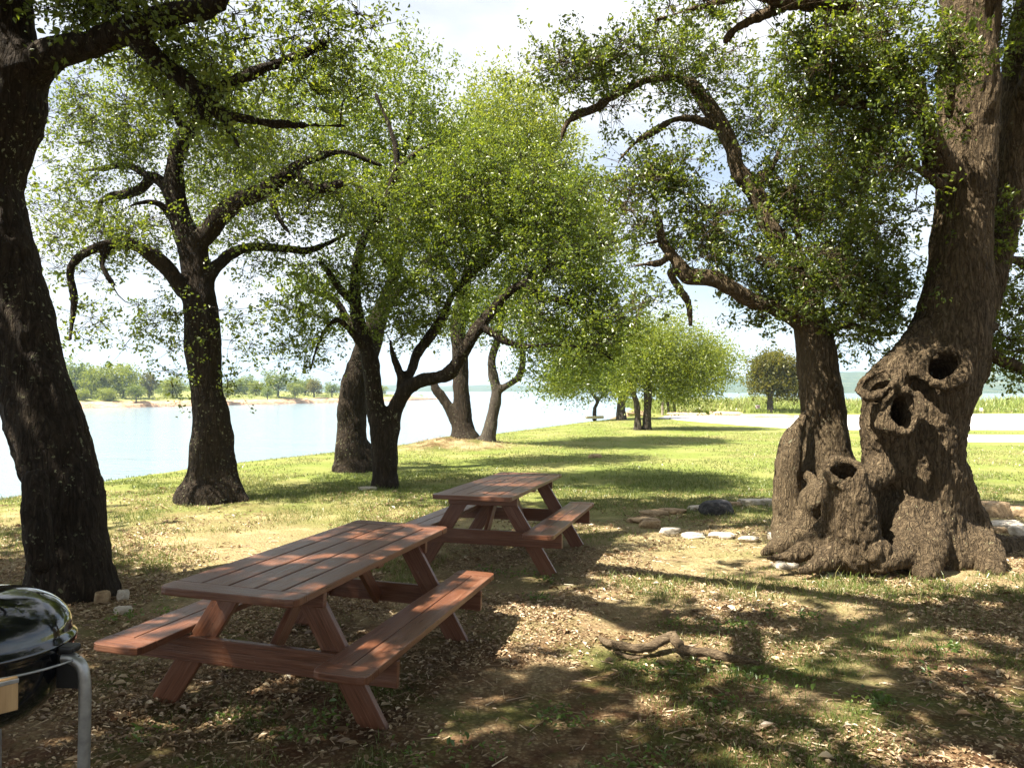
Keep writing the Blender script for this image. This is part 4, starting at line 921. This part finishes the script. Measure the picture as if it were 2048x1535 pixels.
def lathe(prof, n=72):
    prof = np.array(prof); k = len(prof); a = np.arange(n) * 2 * math.pi / n
    V = np.stack([prof[:, 0][:, None] * np.cos(a), prof[:, 0][:, None] * np.sin(a), prof[:, 1][:, None] + 0 * a], -1).reshape(-1, 3)
    i = np.arange(k - 1)[:, None] * n; j = np.arange(n); j2 = (j + 1) % n
    return V, np.stack([i + j, i + j2, i + n + j2, i + n + j], -1).reshape(-1, 4)
ZR = .885; RR = .287
lid = [(RR + .006, ZR - .022), (RR + .010, ZR - .012), (RR + .006, ZR - .002), (RR - .004, ZR + .012)] + [((RR - .006) * math.cos(q) ** .82, ZR + .014 + .165 * math.sin(q)) for q in np.linspace(.05, 1.565, 22)]
V, Q = lathe(lid); obj('lid', mesh('lid', V, Q, ENAMEL), t)
bowl = [(RR - .02, ZR - .01), (RR + .002, ZR - .008), (RR + .006, ZR - .026), (RR - .004, ZR - .034)] + [((RR - .004) * math.cos(q) ** .8, ZR - .036 - .27 * math.sin(q)) for q in np.linspace(.04, 1.56, 22)]
V, Q = lathe(bowl); obj('bowl', mesh('bowl', V, Q[:, ::-1], ENAMEL), t)
def gtube(pts, r, name, mat, sides=16):
    V, Q = tubes([smooth_line([(np.array(p, float), r) for p in pts], 8)], sides); return obj(name, mesh(name, V, Q, mat), t)
for a in (R(-4), R(118), R(238)):
    ca, sa = math.cos(a), math.sin(a)
    gtube([((.300) * ca, .300 * sa, ZR - .055), (.332 * ca, .332 * sa, ZR - .058), (.366 * ca, .366 * sa, ZR - .085), (.378 * ca, .378 * sa, ZR - .15), (.378 * ca, .378 * sa, ZR - .30), (.372 * ca, .372 * sa, .35), (.366 * ca, .366 * sa, 0)], .0205, 'leg', ALU)
    b = nb(); board(b, Vector((.318 * ca, .318 * sa, ZR - .105)), (.042, .006, .058), Matrix.Rotation(a, 4, 'Z'), .003); fin(b, 'leg_bracket', BPL, t)
    b = nb(); board(b, Vector((.322 * ca, .322 * sa, ZR - .022)), (.026, .030, .013), Matrix.Rotation(a, 4, 'Z'), .009); fin(b, 'lid_catch', BPL, t)
gtube([(.345 * math.cos(q), .345 * math.sin(q), ZR - .058 - .018 * math.sin((q + .1) * 1.2)) for q in np.linspace(R(-4), R(-125), 14)], .0042, 'wire_ring', ALU, 10)
q = R(-46); b = nb(); board(b, Vector((.352 * math.cos(q), .352 * math.sin(q), ZR - .098)), (.035, .010, .055), Matrix.Rotation(q + R(90), 4, 'Z'), .006); fin(b, 'wooden_handle', PWD, t)
b = nb(); board(b, Vector((.352 * math.cos(q), .352 * math.sin(q), ZR - .056)), (.036, .012, .007), Matrix.Rotation(q + R(90), 4, 'Z'), .002); fin(b, 'handle_clip', ALU, t)

# ================================================================== FALLEN BRANCH, STONES
m, nt, o = newmat('dead_wood'); DEAD = m
pp = pos(nt)
gd = noise(nt, mapping(nt, pp, (14, 60, 60)), 1.5, 5, .65, .3)
principled(nt, o, ramp(nt, gd, [(.3, (.035, .024, .015)), (.55, (.13, .095, .06)), (.78, (.30, .24, .16))]), .95, .1, bump=gd, bdist=.015)
def gp(px, py, z=0.0, r=1):
    q = G(px, py); q[2] = float(gz(q[0:1], q[1:2])[0]) + z + .016; return q
W = [(gp(1198, 1280, .02), .011), (gp(1212, 1292, .026), .026), (gp(1240, 1303, .045), .030), (gp(1270, 1308, .047), .032), (gp(1300, 1306, .052), .032), (gp(1326, 1300, .07), .034), (gp(1346, 1298, .086), .036), (gp(1362, 1312, .05), .030), (gp(1384, 1320, .05), .031), (gp(1415, 1325, .06), .030), (gp(1450, 1332, .06), .028), (gp(1485, 1341, .055), .022), (gp(1515, 1346, .04), .010)]
pl, rl = smooth_line(W, 9)
rl = rl * (1 + .12 * vnoise(pl * 28, 3)); pl = pl + .010 * np.stack([vnoise(pl * 15, 5), vnoise(pl * 15, 6), .3 * vnoise(pl * 15, 7)], 1)
V, Q = tubes([(pl, rl), smooth_line([(gp(1230, 1306, .012), .008), (gp(1260, 1316, .01), .012), (gp(1286, 1314, .01), .006)], 5), smooth_line([(gp(1347, 1297, .07), .030), (gp(1349, 1293, .09), .016), (gp(1352, 1291, .095), .004)], 4)], 14)
V = V + vnormals(V, Q) * (.006 * fbm(V * np.array([18, 70, 70]), 3, 2))[:, None]
obj('fallen_branch', mesh('fallen_branch', V, Q, DEAD), None, 'crooked dead branch lying on the leaf litter in the right foreground', 'branch')

def stone_mat(name, a, b_, c_):
    m, nt, o = newmat(name); pp = pos(nt); n_ = noise(nt, pp, 18, 6, .7)
    principled(nt, o, ramp(nt, n_, [(.3, a), (.5, b_), (.72, c_)]), .92, .15, bump=n_, bdist=.02); return m
ST_P = stone_mat('pale_limestone', (.30, .25, .19), (.50, .44, .36), (.62, .57, .50))
ST_B = stone_mat('brown_sandstone', (.16, .10, .06), (.34, .24, .14), (.48, .37, .24))
ST_D = stone_mat('charred_stone', (.02, .02, .022), (.06, .058, .06), (.16, .15, .145))
def stone(px, py, wpx, h, mat, label, depth=.7, rz=0.0, group='flat stones ringed round the hollow oak', name='stone', seed=0, dig=.35):
    c = gp(px, py); wd = wpx * c[1] / F; h *= 1.35
    b = bmesh.new(); bmesh.ops.create_icosphere(b, subdivisions=4, radius=1)
    V = np.array([v.co[:] for v in b.verts]); Fc = np.array([[v.index for v in f.verts] for f in b.faces]); b.free()
    V = np.sign(V) * np.abs(V) ** .72
    V = V + .20 * np.stack([fbm(V * 1.1 + seed * 3.1, 3, seed + q) for q in range(3)], 1)
    V[:, 2] = np.clip(V[:, 2], -1, .78 + .06 * vnoise(V * 3, seed)); V += .03 * fbm(V * 5, 2, seed + 9)[:, None]
    V = V * np.array([wd / 2, wd / 2 * depth, h * .62])
    ca, sa = math.cos(rz), math.sin(rz); V = np.stack([V[:, 0] * ca - V[:, 1] * sa, V[:, 0] * sa + V[:, 1] * ca, V[:, 2]], 1)
    o = obj(name, mesh(name, V, Fc, mat), None, label, 'stone', group, None, (c[0], c[1], c[2] + h * (.5 - dig) * .62))
    return o
ring = [(1285, 1038, 58, .05, ST_B, 'flat dim brown stone at the left end of the stone ring'), (1308, 1024, 60, .07, ST_B, 'orange-brown stone behind the left end of the stone ring'),
        (1345, 1020, 55, .06, ST_B, 'long low brown stone in the back row left of the dark one'), (1301, 1049, 44, .09, ST_B, 'tan stone with an upright front face near the left end of the ring'),
        (1340, 1059, 42, .06, ST_P, 'pale flat stone, second of the sunlit front row from the left'), (1386, 1069, 44, .05, ST_P, 'pale crumbly stone in the middle of the sunlit front row'),
        (1442, 1070, 50, .05, ST_P, 'pale long stone in the front row below the dark one'), (1497, 1078, 40, .05, ST_P, 'small white stone in the front row, second from the roots'),
        (1556, 1074, 42, .07, ST_P, 'white stone of the front row nearest the roots of the oaks'), (1395, 1016, 36, .07, ST_P, 'pale stone just left of the dark charred one'),
        (1466, 1010, 34, .07, ST_B, 'brownish stone just right of the dark charred one'), (1500, 1008, 46, .08, ST_P, 'pale stone in the back row, second right of the dark one'), (1536, 1008, 44, .09, ST_P, 'long pale stone of the back row touching the grey trunk')]
for k, (px, py, wp, hh, mt, lb) in enumerate(ring): stone(px, py + 4, wp, hh, mt, lb, .62, rr.uniform(-.4, .4), seed=k)
stone(1433, 1028, 62, .17, ST_D, 'dark charred block-like stone in the ring behind the front row', .8, .2, seed=31, dig=.2)
stone(1574, 1131, 50, .06, ST_P, 'pale cracked stone lying alone in the leaf litter before the oaks', .6, .2, 'loose stones', seed=41)
stone(1668, 1148, 34, .03, ST_P, 'thin whitish stone sunk in dirt in front of the hollow oak', .6, 0, 'loose stones', seed=42)
stone(1860, 1146, 30, .09, ST_P, 'small white stone at the front root of the hollow oak', .9, .5, 'loose stones', seed=43)
stone(205, 1203, 30, .10, ST_B, 'rounded tan stone at the foot of the leaning left trunk', .9, .3, 'loose stones', seed=44)
stone(246, 1199, 22, .09, ST_P, 'grey stone wedged in the root right of the tan rounded one', .9, .3, 'loose stones', seed=45)
stone(246, 1228, 30, .05, ST_P, 'low whitish stone below the wedged grey one', .7, .1, 'loose stones', seed=46)
stone(1980, 1030, 80, .20, ST_B, 'long grey-brown rock behind the roots at the right edge', .6, .2, 'rocks right of the hollow oak', 'rock', 51)
stone(2030, 1026, 60, .14, ST_B, 'brown rock cut by the right edge of the photo', .6, -.1, 'rocks right of the hollow oak', 'rock', 52)
stone(2020, 1052, 70, .10, ST_P, 'flat pale rock in sun above the dark root', .6, .1, 'rocks right of the hollow oak', 'rock', 53)
stone(2036, 1066, 34, .12, ST_P, 'whitish rock lowest at the right edge above the dark root', .8, .1, 'rocks right of the hollow oak', 'rock', 54)
stone(2000, 1060, 26, .07, ST_B, 'little brown rock between the pale rocks and the oak root', .8, .1, 'rocks right of the hollow oak', 'rock', 55)
stone(735, 980, 40, .04, ST_P, 'low pale stone beside the base of the slim forked oak', .5, 0, 'loose stones', seed=61)
stone(1190, 916, 26, .10, ST_B, 'small dug-up brown lump on the lawn beyond the far table', .6, 0, 'loose stones', seed=62)

# sandstone blocks and small things by the parking lot
def block(px0, px1, ytop, ybot, dep, mat, label, seed, cat='stone block', name='sandstone_block', group='sandstone blocks along the parking lot'):
    c = G((px0 + px1) / 2, ybot); Y = c[1]; wd = (px1 - px0) / F * Y; h = (ybot - ytop) / F * Y
    b = bmesh.new(); bmesh.ops.create_cube(b, size=1); bmesh.ops.subdivide_edges(b, edges=b.edges, cuts=9, use_grid_fill=True)
    V = np.array([v.co[:] for v in b.verts]); Fc = np.array([[v.index for v in f.verts] for f in b.faces]); b.free()
    rad = np.abs(V * 2).max(1, keepdims=True) / (np.linalg.norm(V * 2, axis=1, keepdims=True)); V = V * (1 - .10 * (1 - rad) * 2)
    V = V * np.array([wd, dep, h]); V += .10 * np.stack([fbm(V * np.array([.9, .9, 3]) + seed, 3, seed + q) for q in range(3)], 1) * np.array([.8, .8, .45])
    V[:, 0] += .0
    return obj(name, mesh(name, V, Fc, mat, False), None, label, cat, group, None, (c[0], Y + dep / 2, h / 2 - .03))
ST_BR = stone_mat('banded_sandstone', (.28, .18, .11), (.45, .33, .21), (.60, .50, .36))
block(1339, 1421, 824.5, 831.5, 1.2, ST_BR, 'long flat sandstone slab left of the thicker one by the parking lot', 1)
block(1429, 1488, 822.5, 832, 1.6, ST_BR, 'thickest banded sandstone slab by the parking lot, middle of three', 2)
block(1492, 1592, 828, 836, 1.6, ST_BR, 'low reddish sandstone slab by the parking lot nearest the lone olive tree', 3)
block(1254, 1304, 821, 832, .5, ST_BR, 'low sandstone wall seen between the lawn tree trunks', 5, 'wall', 'stone_wall', None)
block(1171, 1209, 830.5, 836.5, .5, ST_P, 'low whitish concrete block behind the thin-stemmed lawn tree', 6, 'concrete block', 'concrete_block', None)
m, nt, o = newmat('weathered_post'); POSTM = m
principled(nt, o, ramp(nt, noise(nt, mapping(nt, pos(nt), (30, 30, 2)), 1, 4), [(.3, (.16, .13, .10)), (.7, (.34, .29, .24))]), .9, .1)
m, nt, o = newmat('white_paint'); WHT = m
principled(nt, o, (.78, .77, .75), .6, .3)
m, nt, o = newmat('faded_red_print'); REDP = m
principled(nt, o, (.35, .10, .09), .6, .3)
def pole(px, yb, yt, r, mat, name, label, cat):
    c = G(px, yb); h = (yb - yt) / F * c[1]
    V, Q = tubes([(np.array([[0, 0, -.1], [0, 0, h * .5], [0, 0, h - .02], [0, 0, h]]), np.array([r, r * .96, r * .93, .002]))], 10)
    return obj(name, mesh(name, V, Q, mat), None, label, cat, None, None, (c[0], c[1], 0)), c
pole(1325, 829, 796, .09, POSTM, 'wooden_pole', 'weathered wooden pole standing on the lawn edge left of the sandstone slabs', 'pole')
pole(1473, 823.5, 816, .07, WHT, 'marker_post', 'little white marker post in front of the tall grass above the thick slab', 'post')
pole(1254, 831, 818, .035, POSTM, 'thin_post', 'thin dark post at the left end of the low sandstone wall', 'post')
def sign(px, yb, y0, y1, x0, x1, label, two):
    c = G(px, yb); Y = c[1]; wd = (x1 - x0) / F * Y; z0 = EYE - (y1 - HY) / F * Y; z1 = EYE - (y0 - HY) / F * Y
    t = thing('sign', label, 'sign', (c[0], Y, 0))
    b = nb(); board(b, Vector((0, -.03, (z0 + z1) / 2)), (wd / 2, .012, (z1 - z0) / 2), None, .004); s_ = fin(b, 'panel', WHT, t)
    for q in ((-1, 1) if two else (0,)):
        V, Q = tubes([(np.array([[q * wd * .44, 0, -.1], [q * wd * .44, 0, z1 - .03]]), np.array([.022, .022]))], 8); obj('post', mesh('post', V, Q, POSTM), t)
    if two:
        b = nb()
        for k, (a_, l_) in enumerate(((.25, .7), (.0, .82), (-.25, .6))):
            board(b, Vector((0, -.0445, (z0 + z1) / 2 + a_ * (z1 - z0))), (wd * l_ / 2, .003, (z1 - z0) * .07), None, .001)
        fin(b, 'lettering', REDP, s_)
sign(1515.5, 824.5, 809.5, 816.5, 1511, 1520, 'small white sign on two legs in front of the tall grass', True)
sign(1962, 828, 815.5, 821, 1958.5, 1964.5, 'tiny plain white sign on one post beyond the parking lot at the right', False)

# ================================================================== GRASS, LITTER, REEDS
def blade_mesh(base, h, wd, lean, seed, tint):
    r = np.random.default_rng(seed); n = len(base); a = r.random(n) * 2 * math.pi
    d = np.stack([np.cos(a), np.sin(a), 0 * a], 1); la = a + r.normal(size=n) * 1.2 + 1.57; ld = np.stack([np.cos(la), np.sin(la), 0 * a], 1)
    wv = d * (wd * .5)[:, None]; ln_ = (lean * h)[:, None]; up = np.array([0, 0, 1.]) * h[:, None]
    m1 = base + up * .55 + ld * ln_ * .35; tp = base + up * (1 - .25 * lean[:, None]) + ld * ln_
    V = np.stack([base - wv, base + wv, m1 + wv * .75, m1 - wv * .75, tp], 1).reshape(-1, 3); k = np.arange(n)[:, None] * 5
    return V, [k + np.array([0, 1, 2, 3]), k + np.array([3, 2, 4])], np.concatenate([tint, tint])
GRASS = leaf_mat('grass_blade', (.06, .095, .016), (.105, .145, .03), (.31, .26, .125), (.13, .2, .025), (.32, .29, .1), .35, .04)
REED = leaf_mat('reed_blade', (.16, .22, .05), (.27, .31, .08), (.45, .38, .22), (.3, .36, .06), (.45, .40, .18), .35, .03)
WEED = leaf_mat('weed_leaf', (.045, .085, .018), (.085, .14, .028), (.14, .19, .05), (.14, .24, .03), (.28, .38, .05), .35, .05)
LITTER = leaf_mat('dead_leaf', (.13, .07, .035), (.34, .24, .14), (.60, .48, .31), (.14, .08, .035), (.3, .2, .1), .15, .05)
def scatter(n, y0, y1, pw, s):
    r = np.random.default_rng(s); y = (y0 ** pw + (y1 ** pw - y0 ** pw) * r.random(n)) ** (1 / pw)
    x = (r.random(n) * 2 - 1) * (y * .70 + .4); return x, y, r
# grass: tufts near, sward farther out
Bs, Hs, Ws, Ls, Ts = [], [], [], [], []
for n, y0, y1, pw, s, hh, ww in ((190000, 1.9, 8, 1.25, 1, .036, .0030), (170000, 6.5, 16, 1.2, 2, .05, .006), (200000, 14, 46, 1.0, 3, .034, .013)):
    x, y, r = scatter(n, y0, y1, pw, s)
    q = np.stack([x, y, 0 * x], 1); pn = fbm(q * .75, 4, 31) + .55 * fbm(q * 3.1, 3, 35)
    pr = sstep(-.25, .75, pn + .5 * sstep(9, 15, y) - .15 * sstep(2, -1, y - 6) - .25 * ((x > .8) & (y < 6.5)) - .22 * sstep(5, 6.5, y) * (1 - sstep(10, 12.5, y)))
    pr = pr * (1 - .8 * np.exp(-(((x - MOUND[0]) / 1.7) ** 2 + ((y - MOUND[1] + .3) / 1.2) ** 2)))
    pr[(np.interp(y, CY, CX) - .6) > x] = 0
    pr[(y > 32) & (x > 9)] = 0; pr[(y > 24.5) & (y < 31) & (x > 12.5)] = 0
    ok = r.random(n) < pr; x, y = x[ok], y[ok]; k = len(x)
    Bs.append(np.stack([x, y, gz(x, y) - .004], 1)); Hs.append(hh * np.exp(r.normal(size=k) * .45)); Ws.append(ww * (1 + .5 * r.random(k))); Ls.append(.3 + .9 * r.random(k))
    zn = sstep(5, 6.5, y) * (1 - sstep(10, 12.5, y)); dry = .6 * zn + sstep(-.2, .7, fbm(np.stack([x, y, 0 * x], 1) * .6 + 50, 3, 41)); Ts.append(np.clip(r.random(k) * .6 + .25 * sstep(12, 20, y) + .55 * dry * r.random(k) + .1 * r.random(k), 0, 1))
V, Fl, ti = blade_mesh(np.concatenate(Bs), np.concatenate(Hs), np.concatenate(Ws), np.concatenate(Ls), 5, np.concatenate(Ts))
obj('grass', mesh('grass', V, Fl, GRASS, False, ti), None, 'short patchy lawn grass growing under the oaks and out to the lake', 'grass', None, 'stuff')
# fallen leaves
Cs = []
for n, y0, y1, pw, s in ((95000, 1.9, 7.5, 1.15, 11), (60000, 6, 14, 1.2, 12), (50000, 5.5, 11, 1.2, 13)):
    x, y, r = scatter(n, y0, y1, pw, s); pn = fbm(np.stack([x, y, 0 * x], 1) * 1.1 + 9, 4, 51)
    ok = r.random(n) < sstep(-.35, .65, pn + .1); x, y = x[ok], y[ok]
    Cs.append(np.stack([x, y, gz(x, y) + .004 + .012 * r.random(len(x))], 1))
x = MOUND[0] + rng.normal(size=2500) * 1.1; y = MOUND[1] - .3 + rng.normal(size=2500) * .6; Cs.append(np.stack([x, y, gz(x, y) + .02], 1))
C = np.concatenate(Cs); V, Q = leaves(C, .0205, 2.0, 77, .46, .35, .5)
r = np.random.default_rng(3); ti = r.random(len(C)) ** 1.1
obj('leaf_litter', mesh('leaf_litter', V, Q, LITTER, False, np.concatenate([ti, ti])), None, 'dry tan oak leaves littering the bare ground', 'dead leaves', None, 'stuff')
# small twigs and straw
x, y, r = scatter(9000, 1.9, 9, 1.2, 15); k = len(x); a = r.random(k) * 6.28; l_ = .027 * np.exp(r.normal(size=k) * .5)
c0 = np.stack([x, y, gz(x, y) + .006], 1); dv = np.stack([np.cos(a), np.sin(a), .08 * r.normal(size=k)], 1) * l_[:, None]; sv = np.stack([-np.sin(a), np.cos(a), 0 * a], 1) * .0016
V = np.stack([c0 - dv - sv, c0 + dv - sv, c0 + dv + sv, c0 - dv + sv], 1).reshape(-1, 3) + np.tile(np.array([[0, 0, 0], [0, 0, .004], [0, 0, .007], [0, 0, .005]]), (k, 1))
ti = r.random(k) ** 1.5; obj('dry_straw', mesh('dry_straw', V, np.arange(4 * k).reshape(-1, 4), LITTER, False, ti), None, 'thin dry stems and straw lying in the litter', 'straw', None, 'stuff')
# broad-leaved weeds
cw = [(1040, 1155), (1095, 1165), (1140, 1440), (1420, 1335), (1580, 1365), (1740, 1410), (1760, 1405), (1430, 1415), (1240, 1535), (1130, 1440), (1560, 1075), (1650, 1100), (1480, 1255), (1440, 1265), (1345, 1250), (1620, 1235), (820, 1510), (660, 1440), (980, 1150), (1300, 1520), (600, 1480), (1900, 1310), (1880, 1360), (1700, 1255), (1540, 1230), (1290, 1340), (1350, 1345), (1500, 1360), (1075, 1200), (1590, 1070), (250, 1240), (330, 1230), (950, 1500), (480, 1440), (300, 1480)]
C = []
for px, py in cw:
    c0 = G(px, py); k = rng.integers(25, 75); d = rng.normal(size=(k, 2)) * rng.uniform(.05, .11)
    xx, yy = c0[0] + d[:, 0], c0[1] + d[:, 1]; C.append(np.stack([xx, yy, gz(xx, yy) + .01 + .045 * rng.random(k)], 1))
C = np.concatenate(C); V, Q = leaves(C, .026, 1.1, 12, .55, .3); ti = rng.random(len(C))
obj('weeds', mesh('weeds', V, Q, WEED, False, np.concatenate([ti, ti])), None, 'small fresh green weeds sprouting in the litter', 'weeds', None, 'stuff')
# tall grass beyond the parking lot
x = rng.uniform(11, 60, 60000); y = 57.5 + rng.random(60000) ** 1.3 * 24
pn = fbm(np.stack([x * .35, y * .35, 0 * x], 1), 3, 61); ok = (rng.random(60000) < sstep(-.6, .3, pn + .2)) & (y > 57.5 + .6 * vnoise(np.stack([x * .5, 0 * x, 0 * x], 1), 2) + .3 * np.maximum(x - 30, 0) * 0)
x, y = x[ok], y[ok]; k = len(x)
h = (.35 + .50 * sstep(57, 64, y)) * (1 + .45 * fbm(np.stack([x * .5, y * .3, 0 * x], 1), 3, 66)) * np.exp(rng.normal(size=k) * .22)
dry = sstep(-.1, .6, fbm(np.stack([x * .3, y * .3, 0 * x], 1), 3, 71) + .5 * (1 - sstep(57, 62, y)))
V, Fl, ti = blade_mesh(np.stack([x, y, 0 * x - .02], 1), np.maximum(h, .2), .05 + .05 * rng.random(k), .2 + .4 * rng.random(k), 8, np.clip(rng.random(k) * .55 + .5 * dry * rng.random(k), 0, 1))
obj('tall_grass', mesh('tall_grass', V, Fl, REED, False, ti), None, 'band of tall yellow-green grass and reeds beyond the parking lot', 'tall grass', None, 'stuff')
# low scrub along the far bank
bi = rng.integers(20, 400, 700); dd = rng.uniform(5, 16, 700) + rng.random(700) ** 3 * 60; tp_ = np.clip((1 - tt[bi]) * 9, .05, 1)
cx, cy = bx[bi] + nx[bi] * dd * tp_, by[bi] + ny[bi] * dd * tp_; ok = (fbm(np.stack([cx * .05, cy * .05, 0 * cx], 1), 3, 81) > -.15)
cx, cy = cx[ok], cy[ok]; dd = dd[ok]; k = len(cx); sz = rng.uniform(.5, 1.3, k)
zb = np.interp(dd, [6, 14, 40, 90], [-1.3, -.9, -.2, .8])
C = np.stack([cx, cy, zb + sz * .3], 1); CC = np.repeat(C, 26, 0) + rng.normal(size=(k * 26, 3)) * np.repeat(sz, 26)[:, None] * np.array([.9, .9, .42])
V, Q = leaves(CC, .42, .5, 5); ti = np.clip(np.repeat(rng.random(k) * .6, 26) + .4 * rng.random(k * 26), 0, 1)
obj('bank_scrub', mesh('bank_scrub', V, Q, LEAF_LIME, False, np.concatenate([ti, ti])), None, 'low green scrub along the far bank of the lake', 'scrub', None, 'stuff')
# far-off wood behind the bank
k = 420; f = rng.random(k); bi = (f * 380).astype(int) + 10; dd = rng.uniform(60, 130, k); tp_ = np.clip((1 - tt[bi]) * 9, .05, 1)
cx, cy = bx[bi] + nx[bi] * dd * tp_, by[bi] + ny[bi] * dd * tp_; sz = rng.uniform(1.6, 3.2, k)
C = np.stack([cx, cy, .4 + sz * .6], 1); CC = np.repeat(C, 60, 0) + rng.normal(size=(k * 60, 3)) * np.repeat(sz, 60)[:, None] * np.array([.8, .8, .55])
V, Q = leaves(CC, .75, .5, 6); ti = np.clip(np.repeat(rng.random(k) * .6, 60) + .4 * rng.random(k * 60), 0, 1)
obj('far_wood', mesh('far_wood', V, Q, LEAF_MID, False, np.concatenate([ti, ti])), None, 'distant hazy green wood behind the trees of the far bank', 'wood', None, 'stuff')

# ================================================================== HAZE
m = bpy.data.materials.new('haze'); m.use_nodes = True; nt = m.node_tree; nt.nodes.clear()
o = N(nt, 'ShaderNodeOutputMaterial'); v = N(nt, 'ShaderNodeVolumePrincipled'); v.inputs['Color'].default_value = (.58, .78, 1, 1); v.inputs['Density'].default_value = .00027
nt.links.new(v.outputs[0], o.inputs['Volume'])
bm = bmesh.new(); bmesh.ops.create_cube(bm, size=1)
for q in bm.verts: q.co = Vector((q.co.x * 6000, 1550 + q.co.y * 3800, 56 + q.co.z * 130))
me = bpy.data.meshes.new('haze'); bm.to_mesh(me); bm.free(); me.materials.append(m)
obj('haze', me, None, 'pale blue air between the picnic ground and the hills', 'haze', None, 'stuff')
print('LEAVES', nleaf)
